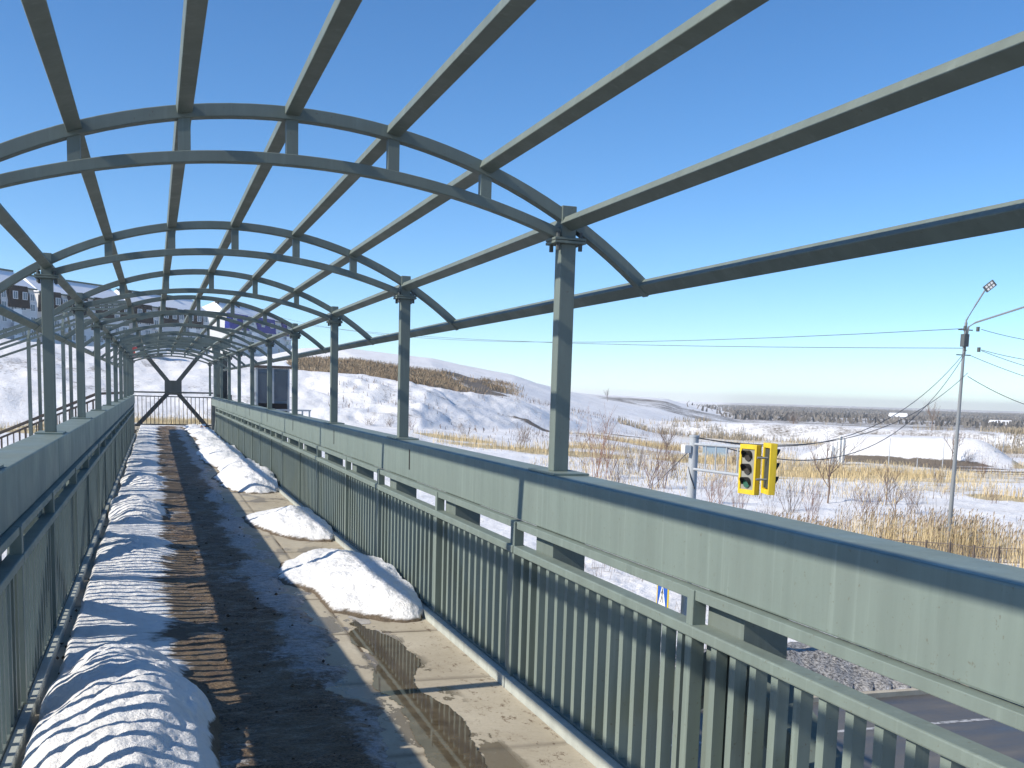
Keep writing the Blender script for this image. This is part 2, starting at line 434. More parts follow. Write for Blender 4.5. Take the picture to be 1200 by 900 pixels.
pn = ['over the left columns', 'first inward from the left columns', 'just left of the canopy crown', 'along the canopy crown', 'just right of the canopy crown',
      'first inward from the right columns', 'over the right columns']
for k, a in enumerate(PA):
    x = XM+RA*math.sin(a); z = ZC+RA*math.cos(a)+(-.03 if k in (0, 6) else .012)
    up = (math.sin(a), 0, math.cos(a))
    o = MB().path([(0, -2.5, 0), (0, 44.1, 0)], .07, .044, up).build('purlin', M['steel2'], loc=(x, 0, z), bevel=.004)
    tag(o, f'long bare steel purlin {pn[k]}', 'purlin', 'purlins of the canopy')
for s, nm in ((1, 'right'), (-1, 'left')):
    a = s*math.asin((2.529-XM)/RA)
    o = MB().path([(0, -2.5, 0), (0, 44.1, 0)], .075, .05, (math.sin(a), 0, math.cos(a))).build('purlin', M['steel2'], loc=(XM+RA*math.sin(a), 0, ZC+RA*math.cos(a)+.0), bevel=.004)
    tag(o, f'lowest steel purlin joining the arch tips outside the {nm} columns', 'purlin', 'purlins of the canopy')

# walkway slabs
xs = np.linspace(-.612, 1.861, 180); ys = np.concatenate([np.arange(-2, 14, .03), np.geomspace(14, YG+.35, 160)])
X, Y = np.meshgrid(xs, ys)
joint = np.minimum(np.abs(((Y-4.62) % 1.25)-.0), np.abs(((Y-4.62) % 1.25)-1.25))
edge = np.clip(sst(1.45, 1.80, X)+.25, 0, 1)
wet = sst(.85, 1.0, X)*(1-sst(1.35, 1.75, X))*sst(3, 3.5, Y)*(1-sst(8.2, 9.5, Y))+.45*sst(9, 10, Y)
jl = np.minimum(np.abs(X-1.235), 1)
jt = np.maximum(np.exp(-(joint/.022)**2), np.exp(-(jl/.014)**2))*(.45+.6*fbm(X*4, Y*4, 3, 8))
Z = ZF-.008*jt+.002*fbm(X*2, Y*2)
walk = grid_mesh('walkway', X, Y, Z, M['concrete'], attrs={'dirt': edge, 'wet': np.clip(wet, 0, 1), 'joint': np.clip(jt*.8, 0, 1)}); tag(walk, kind='structure')
tag(MB().box(-.62, 1.87, -2, YG+.35, ZF-.16, ZF-.02).build('walkway_slab', M['concrete']), kind='structure')
# landing beyond the girders
lb = MB().box(1.874, 6.2, YE+.32, YG+1.5, ZF-.2, ZF-.004).box(-2.1, -.624, YE+.32, YG+.35, ZF-.2, ZF-.004)
tag(lb.build('landing_pavement', M['concrete']), kind='structure')

# puddle: flat sheets where the slab dips
xs = np.linspace(.70, 1.85, 190); ys = np.arange(3.6, 9.0, .012)
X, Y = np.meshgrid(xs, ys)
pf = 1-((X-(1.29+.03*(Y-5)+.14*(fbm(Y*1.4, Y*0, 4, 61)-.5)))/.12)**2-((Y-5.7)/1.9)**4 + (fbm(X*3.4, Y*2.2, 6, 3, .6)-.5)*3.0
tag(grid_mesh('puddle_water', X, Y, X*0+ZF+.0035, M['water'], keep=pf > 0), kind='structure')

# trampled crust + snow on the walkway
def axis():
    return np.concatenate([np.arange(3.2, 9, .014), np.arange(9, 18, .03), np.geomspace(18, YG-.1, 330)])
xs = np.linspace(-.50, 1.38, 150); X, Y = np.meshgrid(xs, axis())
n = fbm(X*3, Y*5, 6, 5, .6); ridg = fbm(X*1.2, Y*9, 4, 9)
e = 1.13+.20*(fbm(Y*1.7, Y*0, 5, 2, .6)-.5)*2-.06*sst(9, 14, Y)
n2 = fbm(X*11, Y*14, 5, 15, .6)
h = .038*n+.026*ridg+.022*n2-.022-.06*sst(e-.22+.25*(fbm(X*6, Y*6, 4, 71)-.5), e+.06, X)
ice = np.clip(sst(.62, .95, X)*(.42+.35*sst(5, 10, Y))+.8*(fbm(X*2.5, Y*1.3, 6, 20, .65)-.5)*2*sst(.3, .7, X) + 1.3*(fbm(X*2.2, Y*2.6, 6, 25, .62)-.47)*sst(.62, .3, X)+.10*sst(.4, .1, X), 0, 1)
crust = grid_mesh('trampled_snow', X, Y, ZF+h, M['crust'], keep=h > -.004, attrs={'dirt': ice})
tag(crust, 'brown trampled icy crust down the middle of the walkway', 'packed dirt', kind='stuff')

def snowfield(name, x0, x1, y0, y1, mounds, strip, seed, nx=150, label=None, cat='snow', kind='stuff'):
    ys = axis(); ys = ys[(ys >= y0) & (ys <= y1)]
    X, Y = np.meshgrid(np.linspace(x0, x1, nx), ys)
    h = strip(X, Y)
    wx = (fbm(X*2.3, Y*1.7, 4, seed)-.5)*.30; wy = (fbm(X*2.3+9, Y*1.7+4, 4, seed+3)-.5)*.5
    for cx, cy, sx, sy, hh in mounds:
        r2 = ((X+wx-cx)/sx)**2+((Y+wy-cy)/sy)**2
        m_ = hh*np.clip(1-r2, 0, None)**.85
        h = np.maximum(h, m_) + .25*np.minimum(np.maximum(h, 0), m_)
    lump = fbm(X*7, Y*6, 6, seed+5, .6)-.5
    h = h + np.clip(h, 0, .12)/.12*(.045*lump + .02*(fbm(X*19, Y*16, 4, seed+11, .6)-.5)) + np.clip(h, 0, .2)/.2*.035*(np.abs(fbm(X*3.2, Y*2.2, 4, seed+8)-.5)*2-.2)
    return X, Y, h
def leftstrip(X, Y):
    e = .18+.34*(fbm(Y*1.3, Y*0+3, 5, 31, .6)-.5)*2
    return (.052+.03*(fbm(X*1.8, Y*.9, 5, 33)-.5)*2+.008*(fbm(X*2, Y*7, 4, 35)-.5))*(1-.6*sst(e-.30, e+.1, X)) - .06*sst(e+.08, e+.25, X) - .14*sst(-.50, -.585, X)*(fbm(Y*2.5, Y*0, 3, 41)+.25)
Xs, Ys, h = snowfield('s', -.60, .62, 3.2, YG-.1,
    [(-.17, 5.35, .42, 1.45, .27), (.0, 4.75, .28, .7, .16), (-.22, 10.9, .42, 1.1, .10), (-.25, 14.3, .40, 1.4, .22), (-.2, 18.6, .4, 1.3, .16), (-.3, 23.5, .4, 1.6, .10), (-.3, 30, .4, 2.2, .08), (-.3, 37, .4, 2, .08)], leftstrip, 50)
h = h-.30*sst(-.54, -.60, Xs)
df = np.clip(sst(-.16, .30, Xs)*.80+.62*(fbm(Xs*1.5, Ys*3.5, 6, 77, .62)-.5)*2*sst(-.45, 0, Xs) + .2*sst(.04, .0, h)+.35*sst(-.5, -.58, Xs), 0, 1)*(1-.88*sst(.045, .12, h))
tag(grid_mesh('snow', Xs, Ys, ZF+h, M['oldsnow'], keep=h > .003, attrs={'dirt': df}), 'ridge of lumpy snow along the left railing, striped by shadows of the bars', 'snow', kind='stuff')
def mound(x0, x1, y0, y1, mounds, seed, label, strip=None):
    X, Y, h = snowfield('m', x0, x1, y0, y1, mounds, strip or (lambda X, Y: X*0-.03), seed, 120)
    h = h-.10*sst(1.80, 1.88, X)*(h < .06)
    df = .55*np.clip(sst(.06, .0, h), 0, 1)+.12+.5*(fbm(X*2.6, Y*2.2, 5, seed+40)-.5)*(fbm(X*9, Y*8, 4, seed+41) > .5)
    o = grid_mesh('snow_mound', X, Y, ZF+h-.004, M['oldsnow'], keep=h > -.004, attrs={'dirt': df})
    tag(o, label, 'snow pile', 'snow piles against the right railing'); return o
mound(.98, 1.868, 6.6, 11.2, [(1.64, 8.85, .50, 1.5, .21), (1.75, 8.1, .33, .8, .17), (1.32, 9.5, .36, .8, .11), (1.5, 10.0, .3, .8, .12)], 70, 'melting snow pile beside the puddle, nearest against the right railing')
mound(.98, 1.868, 10.9, 15.6, [(1.60, 12.9, .46, 1.35, .19), (1.40, 13.5, .42, 1.0, .11), (1.75, 12.1, .25, .6, .13)], 80, 'rounded snow pile between bare slabs, the middle one against the right railing')
def rs(X, Y):
    e = 1.05+.25*(fbm(Y*.5, Y*0+3, 4, 91)-.5)*2
    return (.13+.10*(fbm(X*1.5, Y*.8, 4, 93)-.5)*2)*sst(e-.15, e+.35, X)*sst(17, 20, Y)-.03
mound(.80, 1.868, 16.2, YG-.4, [(1.55, 18.6, .5, 1.8, .30), (1.6, 21.5, .5, 2.2, .22), (1.5, 26, .6, 3, .2)], 90, 'long snow bank reaching to the gate along the right railing', rs)

# grit and clods on the trampled part
cl = MB()
for i in range(420):
    y = 4.2+(random.random()**1.7)*14; x = random.uniform(-.1, .98); r_ = random.choice((.003, .004, .006, .009, .014))*random.uniform(.7, 1.2)
    if random.random() < .25: x = random.uniform(-.61, -.52)
    vs = []
    for p in ((1, 0, 0), (-1, 0, 0), (0, 1, 0), (0, -1, 0), (0, 0, 1), (0, 0, -1)):
        vs.append((x+p[0]*r_*random.uniform(.6, 1.5), y+p[1]*r_*random.uniform(.6, 1.5), ZF+.022+p[2]*r_*random.uniform(.5, 1.2)))
    cl.add(vs, [(0, 2, 4), (2, 1, 4), (1, 3, 4), (3, 0, 4), (2, 0, 5), (1, 2, 5), (3, 1, 5), (0, 3, 5)])
tag(cl.build('rubble', vmat('clod', (.05, .035, .022), (.16, .12, .08), 12)), 'dark clods and grit scattered over the trampled crust', 'debris', kind='stuff')
dn = MB()
for i in range(16):
    x = random.uniform(1.55, 1.85); y = random.uniform(41.5, 43.8); r_ = random.uniform(.05, .14)
    vs = [(x+r_*random.uniform(.6, 1.4)*a, y+r_*random.uniform(.6, 1.4)*b, ZF+.03+max(0, c)*r_*random.uniform(.6, 1.4)-.03*(c < 0)) for a, b, c in ((1, 0, 0), (-1, 0, 0), (0, 1, 0), (0, -1, 0), (0, 0, 1), (0, 0, -1))]
    dn.add(vs, [(0, 2, 4), (2, 1, 4), (1, 3, 4), (3, 0, 4), (2, 0, 5), (1, 2, 5), (3, 1, 5), (0, 3, 5)])
tag(dn.build('rubble', vmat('reddish_rubble', (.12, .05, .035), (.3, .17, .11), 5)), 'reddish rubble heaped by the right post of the gate', 'debris', kind='stuff')

# ------------------------------------------------------------------ gate and end portal
gr = empty('barred_gate', (.7, YG, ZF)); tag(gr, 'low barred steel gate across the far end of the walkway', 'gate')
def gp(mb, name, m=M['steeld'], par=gr):
    o = mb.build(name, m, par); o.location = (-par.location[0], -par.location[1], -par.location[2]) if par.parent is None else (0, 0, 0); return o
gp(MB().tube([(-.76, YG, -.33), (2.2, YG, -.30)], .03, 8), 'handrail')
gp(MB().box(-.74, 2.18, YG-.02, YG+.02, -.50, -.46), 'top_rail'); gp(MB().box(-.74, 2.18, YG-.02, YG+.02, -1.60, -1.55), 'bottom_rail')
for i in range(19):
    x = -.62+i*.153; gp(MB().box(x-.012, x+.012, YG-.012, YG+.012, -1.55, -.50), 'bar', M['rusty'])
YX = YG+.35
pr = empty('cross_braced_portal', (.7, YX, ZF)); tag(pr, 'dark steel portal with a large cross brace and gusset plate behind the gate', 'portal')
cx, cz = .70, -.13
for xe, ze in ((-.62, 1.5), (2.03, 1.58), (-.75, -1.75), (2.06, -1.75)):
    gp(MB().path([(cx, YX, cz), (xe, YX, ze)], .16, .22, (0, 1, 0)), 'brace', M['steeld'], pr)
gp(MB().box(cx-.32, cx+.32, YX-.12, YX+.12, cz-.28, cz+.28), 'gusset_plate', M['steeld'], pr)
gp(MB().box(-1.15, -.80, YX-.12, YX+.12, -2.3, 1.5), 'post', M['steel2'], pr)
gp(MB().box(2.24, 2.50, YX-.12, YX+.12, -2.3, 1.5), 'post', M['steel2'], pr)
gp(MB().box(2.62, 2.80, YX+.3, YX+.5, -2.3, 1.4), 'post', M['steeld'], pr)
gp(MB().box(-1.25, 2.9, YX-.14, YX+.14, 1.5, 1.86), 'head_beam', M['steel2'], pr)
gp(MB().box(2.3, 2.56, YX-.2, YX-.13, -.75, -.35), 'junction_box', M['steeld'], pr)
gp(MB().box(2.72, 2.96, YX+.2, YX+.29, -.75, -.35), 'junction_box', M['steeld'], pr)

# ------------------------------------------------------------------ stairs to the left with their own canopy
SL = .455; SY0, SY1 = 40.75, 44.2
def sz(x, off): return off+SL*(x+2.0)
st = empty('staircase', (-2.1, (SY0+SY1)/2, ZF)); tag(st, 'steel stair flight descending to the left from the far landing', 'stairs')
mb = MB()
for i in range(30):
    x = -2.1-.33*i; z = ZF-.15*(i+1); mb.box(x-.33, x-.001, SY0, SY1, z-.05, z)
gp(mb, 'treads', M['concrete'], st)
for y in (SY0-.06, SY1+.06):
    gp(MB().path([(-2.1, y, ZF-.3), (-12, y, ZF-.3-9.9*SL)], .08, .3), 'stringer', M['steel2'], st)
for y, nm in ((SY0, 'near'), (SY1, 'far')):
    rr = empty('stair_railing', (-2.0, y, ZF)); tag(rr, f'brown metal stair railing sloping down left, on the {nm} edge of the stairs', 'railing', 'stair railings')
    gp(MB().path([(-1.0, y, sz(-1.9, -.40)), (-2.0, y, sz(-2.0, -.42)), (-12, y, sz(-12, -.42))], .07, .07), 'handrail', M['rusty'], rr)
    gp(MB().path([(-2.0, y, sz(-2, -.60)), (-12, y, sz(-12, -.60))], .04, .05), 'top_rail', M['rusty'], rr)
    gp(MB().path([(-2.0, y, sz(-2, -1.5)), (-12, y, sz(-12, -1.5))], .04, .05), 'bottom_rail', M['rusty'], rr)
    for i in range(50):
        x = -2.05-.2*i; gp(MB().box(x-.018, x+.018, y-.018, y+.018, sz(x, -1.5), sz(x, -.6)), 'bar', M['rusty'], rr)
cn = empty('stair_canopy', (-4.2, (SY0+SY1)/2, ZF)); tag(cn, 'sloping arched canopy frame over the stairs left of the walkway', 'canopy')
CS = .40; ym = (SY0+SY1)/2
def cz_(x, base): return base+CS*(x+5.0)
RC = 3.0; zt = 1.75
for k in range(7):
    a = (k-3)/3*.72; y = ym+RC*math.sin(a); zo = zt-RC*(1-math.cos(a))
    gp(MB().path([(-.9, y, cz_(-2.2, zo)+.1), (-2.2, y, cz_(-2.2, zo)), (-13, y, cz_(-13, zo))], .06, .08), 'purlin', M['steel2'], cn)
for x in (-3.0, -4.1, -7.6, -11.0):
    pts = [(x, ym+RC*math.sin(a), cz_(x, zt-RC*(1-math.cos(a)))-.06) for a in np.linspace(-.74, .74, 17)]
    gp(MB().path(pts, .06, .07, (1, 0, 0)), 'arch', M['steel2'], cn)
    for y in (SY0, SY1):
        a = math.asin((y-ym)/RC)
        gp(MB().box(x-.06, x+.06, y-.06, y+.06, sz(x, -1.7), cz_(x, zt-RC*(1-math.cos(a)))-.06), 'column', M['steel2'], cn)

# ------------------------------------------------------------------ lift booth on the landing, right of the gate
kb = empty('lift_booth', (4.45, 43.4, ZF)); tag(kb, 'small dark blue glazed booth with snow on its roof, right of the gate', 'booth')
bx0, bx1, by0, by1 = 3.72, 5.0, 42.7, 44.2
gp(MB().box(bx0+.03, bx1-.03, by0+.03, by1-.03, -1.65, .72), 'shell', M['booth_blue'], kb)
for x in (bx0, 4.34, bx1-.07):
    gp(MB().box(x, x+.07, by0-.01, by0+.06, -1.65, .75), 'corner_post', M['galv'], kb)
gp(MB().box(bx0+.12, 4.30, by0+.005, by0+.028, -.9, .55), 'pane', M['glass'], kb)
gp(MB().box(4.44, bx1-.10, by0+.005, by0+.028, -.5, .62), 'pane', M['glass'], kb)
gp(MB().box(bx0+.1, bx1-.1, by0-.02, by0+.004, -1.0, -.62), 'lower_panel', M['darkslot'], kb)
gp(MB().box(bx0-.1, bx1+.1, by0-.12, by1+.1, .751, .83), 'roof', M['rusty'], kb)
xs = np.linspace(bx0-.08, bx1+.08, 20); ys = np.linspace(by0-.1, by1+.08, 20); X, Y = np.meshgrid(xs, ys)
ed = np.minimum(np.minimum(X-xs[0], xs[-1]-X), np.minimum(Y-ys[0], ys[-1]-Y)); Z = .834+.16*sst(0, .25, ed)*(.6+.6*fbm(X*3, Y*3))
o = grid_mesh('snow_cap', X, Y, Z, M['snow']); o.parent = kb; o.location = (-4.45, -43.4, -ZF)
# pale balustrade in front of the booth
br_ = empty('balustrade', (4.2, 41.0, ZF)); tag(br_, 'pale low balustrade in front of the glazed booth', 'balustrade')
gp(MB().box(2.4, 5.6, 40.95, 41.0, -.86, -.80), 'rail', M['galv'], br_); gp(MB().box(2.4, 5.6, 40.95, 41.0, -1.6, -1.55), 'rail', M['galv'], br_)
for i in range(13):
    x = 2.42+.26*i; gp(MB().box(x-.03, x+.03, 40.955, 40.995, -1.55, -.86), 'baluster', M['galv'], br_)

# piers under the bridge
for y, w in ((-1.0, 'behind the camera'), (41.5, 'below the far landing')):
    p = empty('bridge_pier', (.64, y, -7.3)); tag(p, f'concrete bridge pier {w}', 'pier', 'bridge piers')
    gp(MB().box(-.2, 1.5, y-.4, y+.4, -8.2, -2.9), 'shaft', M['concrete'], p)
    gp(MB().box(-.95, 2.25, y-.5, y+.5, -2.898, -2.255), 'cap', M['concrete'], p)

# ------------------------------------------------------------------ land
def tpx(X, Y):
    az = np.clip(np.arctan2(X, Y), YAW-1.2, YAW+1.2); return 600+FPX*np.tan(az-YAW)
TP = [-900, 0, 180, 300, 350, 400, 500, 600, 650, 700, 770, 850, 4000]
T_r0 = [150, 150, 150, 150, 150, 148, 150, 172, 185, 200, 220, 225, 225]
T_zt = [-5, -5, -5, -5, -5, -5, -5.2, -5.8, -6.2, -6.6, -7.6, -8.2, -8.2]
T_r1 = [195, 195, 195, 193, 188, 180, 178, 196, 210, 226, 250, 260, 260]
T_z1 = [7, 7, 4.6, 3.6, 2.7, 2.4, .8, -1.3, -2.6, -4.0, -6.9, -8.4, -8.4]
T_r2 = [250, 250, 250, 290, 300, 300, 300, 300, 300, 300, 300, 300, 300]
T_z2 = [8.5, 8, 7, 7.5, 10.5, 11.2, 9.3, 5.3, 2.0, -.9, -4.5, -8.8, -9]
T_r3 = [500, 500, 500, 500, 600, 600, 600, 600, 600, 600, 600, 600, 600]
T_z3 = [8, 8, 7, 7, 8, 6, 4, 3, 2., 1.2, 0, -8.5, -10]
def land(X, Y):
    r = np.hypot(X, Y); p = tpx(X, Y)
    p = p + (fbm(X*.02, Y*.02, 3, 200)-.5)*60
    I = lambda T: np.interp(p, TP, T)
    r0, zt_, r1, z1, r2, z2, z3 = I(T_r0), I(T_zt), I(T_r1), I(T_z1), I(T_r2), I(T_z2), I(T_z3)
    z = -7.25+(zt_+7.25)*sst(85, r0, r)
    z = z+(z1-zt_)*np.clip(((r-r0)/(r1-r0)), 0, 1)**.8*sst(r0-5, r0+8, r)
    z = z+(z2-z1)*sst(r1+3, r2, r)
    z = z+(z3-z2)*sst(r2+20, 600, r)
    z = z+(-11-z3)*sst(640, 1100, r)*sst(250, 600, p)
    amp = sst(22, 60, r)
    rough = sst(20, 60, r)
    z = z+(fbm(X*.05, Y*.05, 5, 210)-.5)*1.0*amp+(fbm(X*.35, Y*.35, 5, 220, .6)-.5)*.42*rough*(1-.6*sst(90, 160, r))
    # scarp texture
    sc_ = sst(r0-2, r0+6, r)*(1-sst(r1, r1+10, r))*(.35+.65*sst(330, 420, p))*(1-sst(720, 800, p))
    z = z+sc_*(np.abs(fbm(X*.06, Y*.06, 5, 230, .6)-.5)*2-.25)*4.0*np.clip((z1-zt_)/8, .2, 1)
    # railway embankment on the right
    em = sst(700, 860, p); z = z+em*3.4*sst(236, 246, r)*(1-sst(262, 275, r))
    # flat-topped white heap
    c = np.array([math.sin(YAW+math.atan(460/FPX)), math.cos(YAW+math.atan(460/FPX))])*170
    e1 = np.array([c[1], -c[0]])/170; tt = (X-c[0])*e1[0]+(Y-c[1])*e1[1]; rr = (X-c[0])*c[0]/170+(Y-c[1])*c[1]/170
    z = z+3.6*(1-sst(8, 16, np.abs(tt+(fbm(X*.1, Y*.1, 3, 5)-.5)*3)))*(1-sst(5, 13, np.abs(rr)))
    # plough bank along the far road edge and the near side
    z = z+.75*np.exp(-((Y-24.6)/1.7)**2)*(.35+fbm(X*.5, Y*.7, 5, 240, .6))+.30*np.exp(-((Y-31)/2.5)**2)
    z = z+(fbm(X*1.6, Y*1.6, 4, 250, .6)-.5)*.25*sst(22, 24, Y)*(1-sst(40, 60, r))
    z = np.where((Y > -12) & (Y < 22.4), np.minimum(z, -7.28), z)
    return z
def G(u, v, rmax=900):
    d = ray(u, v); hl = math.hypot(d[0], d[1]); rr = np.geomspace(18, rmax, 1500)
    X = d[0]/hl*rr; Y = d[1]/hl*rr; Z = d[2]/hl*rr
    L = land(X, Y); w = np.where(Z < L)[0]
    i = w[0] if len(w) else len(rr)-1
    return float(X[i]), float(Y[i]), float(L[i])

azs = np.concatenate([np.arange(-180, -14, 4.), np.arange(-14, -9, .5), np.arange(-9, 48, .11), np.arange(48, 54, .5), np.arange(54, 180.1, 4.)])
azs = np.radians(azs)
rs_ = np.concatenate([[.5, 4, 9], np.arange(14, 60, .35), np.geomspace(60, 420, 330), np.geomspace(425, 7000, 90)])
AZ, RR = np.meshgrid(azs, rs_); X = RR*np.sin(AZ); Y = RR*np.cos(AZ); Z = land(X, Y)
P_ = tpx(X, Y); fb = fbm(X*.06, Y*.06, 5, 260); fb2 = fbm(X*.25, Y*.25, 4, 262)
I = lambda T: np.interp(P_, TP, T)
r0, r1, r2 = I(T_r0), I(T_r1), I(T_r2)
cov = np.zeros(X.shape+(3,))
cg = np.zeros_like(X)
def patch(u, v, ru, rv, s=1.0):
    """an ellipse of cover on the ground: centre seen at (u,v), half sizes in metres across and along"""
    x, y, _ = G(u, v); d = math.hypot(x, y); ex = (y/d, -x/d); ey = (x/d, y/d)
    a = ((X-x)*ex[0]+(Y-y)*ex[1])/ru; b = ((X-x)*ey[0]+(Y-y)*ey[1])/rv
    return s*(1-sst(.6, 1.25, np.hypot(a, b)+(fb-.5)*1.2))
GP = [(610, 527, 11, 5), (690, 524, 7, 5), (535, 515, 5, 4), (780, 525, 6, 5), (930, 557, 8, 8), (1000, 556, 13, 10), (1060, 558, 7, 6), (830, 540, 6, 6), (1140, 541, 7, 3), (1195, 545, 6, 3), (990, 541, 8, 3),
      (1185, 583, 4, 3), (205, 496, 8, 7), (10, 505, 11, 4), (62, 500, 5, 2.5), (750, 520, 10, 6), (880, 540, 5, 3)]
for g_ in GP: cg = np.maximum(cg, patch(*g_))
cg = np.maximum(cg, .35*sst(47, 51, RR)*(1-sst(61, 66, RR))*sst(860, 980, P_))
cg = np.maximum(cg, .66*sst(60, 90, RR)*(1-sst(150, 220, RR))*sst(560, 700, P_)*sst(.42, .6, fb))
cg = np.maximum(cg, .62*sst(175, 215, RR)*sst(740, 800, P_)*(1-sst(236, 238, RR)))
cs = np.zeros_like(X)
cs = np.maximum(cs, (.55+.75*sst(.3, .6, fb2))*.95*sst(r1+4, r1+12, RR)*(1-sst(r1+48, r1+62, RR+(fb-.5)*40))*sst(330, 352, P_)*(1-sst(560, 620, P_)))   # scrubby brown band on the hill
cs = np.maximum(cs, .40*sst(r0, r0+6, RR)*(1-sst(r1, r1+6, RR))*sst(400, 440, P_)*(1-sst(620, 680, P_))*sst(.35, .6, fb2))
for u, v, a, b in ((1010, 541, 9, 2.2), (1060, 544, 9, 2), (1110, 548, 8, 2), (1160, 553, 9, 2), (1195, 556, 6, 2.), (640, 505, 7, 2), (690, 509, 8, 1.6), (730, 511, 5, 1.5)): cs = np.maximum(cs, patch(u, v, a, b, 1.15))
cs = np.maximum(cs, .50*sst(236, 240, RR)*(1-sst(248, 262, RR))*sst(730, 800, P_)*(.6+.6*fb))
cs = np.maximum(cs, (.35+.4*fb)*sst(330, 420, RR)*sst(640, 720, P_)*(1-sst(520, 560, RR)*(1-sst(800, 860, P_))))
cs = np.maximum(cs, .44*sst(r0-6, r0+6, RR)*(1-sst(r1, r1+6, RR))*(1-sst(330, 400, P_))*sst(.42, .62, fb2))
cs = np.maximum(cs, .36*sst(25, 27, Y)*(1-sst(60, 130, RR))*sst(.40, .56, fb2)*sst(400, 600, P_))
cs = np.maximum(cs, .40*sst(90, 120, RR)*(1-sst(200, 235, RR))*sst(.46, .60, fb2)*sst(600, 760, P_))
cgv = .95*np.exp(-((Y-24.0)/2.1)**4)*sst(21, 22, Y)*sst(.30, .42, fb2+.12)+.45*np.exp(-((Y-28.5)/2.0)**2)*sst(.45, .6, fb2)
heap = (RR > 150)*(RR < 190)*sst(930, 950, P_)*(1-sst(1170, 1190, P_)); cg = cg*(1-heap)*.8; cs = cs*(1-heap*(RR > 160))
cov[..., 0] = cg; cov[..., 1] = cs; cov[..., 2] = cgv
tag(grid_mesh('ground', X, Y, Z, M['land'], attrs={'cover': cov}), kind='structure')

# road under the bridge (runs along X)
rx0, rx1 = -260, 260
tag(MB().box(rx0, rx1, -11.5, 21.6, -7.5, -7.2).build('road', M['asphalt']), kind='structure')
def strip(y, w, x0, x1): return MB().add([(x0, y, -7.196), (x1, y, -7.196), (x1, y+w, -7.196), (x0, y+w, -7.196)], [(0, 1, 2, 3)])
lm = strip(19.4, .15, rx0, rx1)
lm2 = strip(5.0, .15, rx0, rx1); lm.add(lm2.v, lm2.f)
for i in range(-40, 41):
    for y in (15.8, 8.6):
        s_ = strip(y, .15, i*6.+2, i*6.+5); lm.add(s_.v, s_.f)
s_ = strip(12.1, .15, rx0, rx1); lm.add(s_.v, s_.f); s_ = strip(12.4, .15, rx0, rx1); lm.add(s_.v, s_.f)
tag(lm.build('road_markings', M['line']), kind='structure')
kb_ = MB().box(rx0, rx1, 21.602, 21.8, -7.5, -7.08).build('road_kerb', M['concrete']); tag(kb_, kind='structure')

def gz(x, y): return float(land(np.array([x]), np.array([y]))[0])

# ------------------------------------------------------------------ vegetation
def blades(name, pts, m, hmin, hmax, w, plume=None, lean=.18):
    """thin tapering stalks; pts = Nx3"""
    N = len(pts); h = rng.uniform(hmin, hmax, N); a = rng.uniform(0, math.pi, N); la = rng.uniform(0, 2*math.pi, N); lm_ = rng.uniform(0, lean, N)*h
    dx = np.cos(a)*w; dy = np.sin(a)*w; tx = np.cos(la)*lm_; ty = np.sin(la)*lm_
    p = np.asarray(pts); v = np.zeros((N, 4, 3))
    v[:, 0] = p+np.stack([-dx, -dy, -.1+0*dx], 1); v[:, 1] = p+np.stack([dx, dy, -.1+0*dx], 1)
    v[:, 2] = p+np.stack([tx+dx*.5, ty+dy*.5, h], 1); v[:, 3] = p+np.stack([tx-dx*.5, ty-dy*.5, h], 1)
    me = bpy.data.meshes.new(name)
    V = v.reshape(-1, 3); Fq = np.arange(N*4).reshape(N, 4); mi = np.zeros(N, np.int32)
    if plume:
        pv = np.zeros((N, 4, 3)); top = p+np.stack([tx, ty, h], 1); pw = w*1.7
        ph = rng.uniform(.12, .24, N)
        a2 = a; d2 = np.stack([np.cos(a2)*pw, np.sin(a2)*pw, 0*a2], 1); lean2 = np.stack([tx*.3+.08, ty*.3, 0*a2], 1)
        pv[:, 0] = top-[0, 0, .06]; pv[:, 1] = top+d2+np.stack([0*ph, 0*ph, ph*.5], 1); pv[:, 2] = top+lean2+np.stack([0*ph, 0*ph, ph], 1); pv[:, 3] = top-d2+np.stack([0*ph, 0*ph, ph*.4], 1)
        V = np.concatenate([V, pv.reshape(-1, 3)]); Fq = np.concatenate([Fq, np.arange(N*4).reshape(N, 4)+N*4]); mi = np.concatenate([mi, np.ones(N, np.int32)])
    me.vertices.add(len(V)); me.vertices.foreach_set('co', V.ravel().astype(np.float32))
    me.loops.add(Fq.size); me.loops.foreach_set('vertex_index', Fq.ravel().astype(np.int32)); me.polygons.add(len(Fq))
    me.polygons.foreach_set('loop_start', np.arange(0, Fq.size, 4, dtype=np.int32)); me.polygons.foreach_set('loop_total', np.full(len(Fq), 4, np.int32))
    me.materials.append(m)
    if plume: me.materials.append(plume); me.polygons.foreach_set('material_index', mi)
    me.update(calc_edges=True)
    o = bpy.data.objects.new(name, me); col.objects.link(o); return o
def polar_pts(N, p0, p1, ra, rb, dens=None):
    p = rng.uniform(p0, p1, N); r = np.sqrt(rng.uniform(ra**2, rb**2, N)); az = YAW+np.arctan((p-600)/FPX)
    x = r*np.sin(az); y = r*np.cos(az)
    if dens is not None:
        k = rng.uniform(0, 1, N) < dens(x, y, p, r); x, y = x[k], y[k]
    return np.stack([x, y, land(x, y)], 1)
o = blades('reeds', polar_pts(20000, 840, 1290, 49, 62, lambda x, y, p, r: sst(.38, .60, fbm(x*.16, y*.16, 4, 301))*np.clip(sst(840, 980, p), .25, 1)*(1-.35*sst(53, 60, r)*(p < 1130))), M['reed'], .5, 1.75, .013, M['plume'])
tag(o, 'bed of tall dry reeds with dark plumes along the far side of the road', 'reeds', kind='stuff')
pp = []
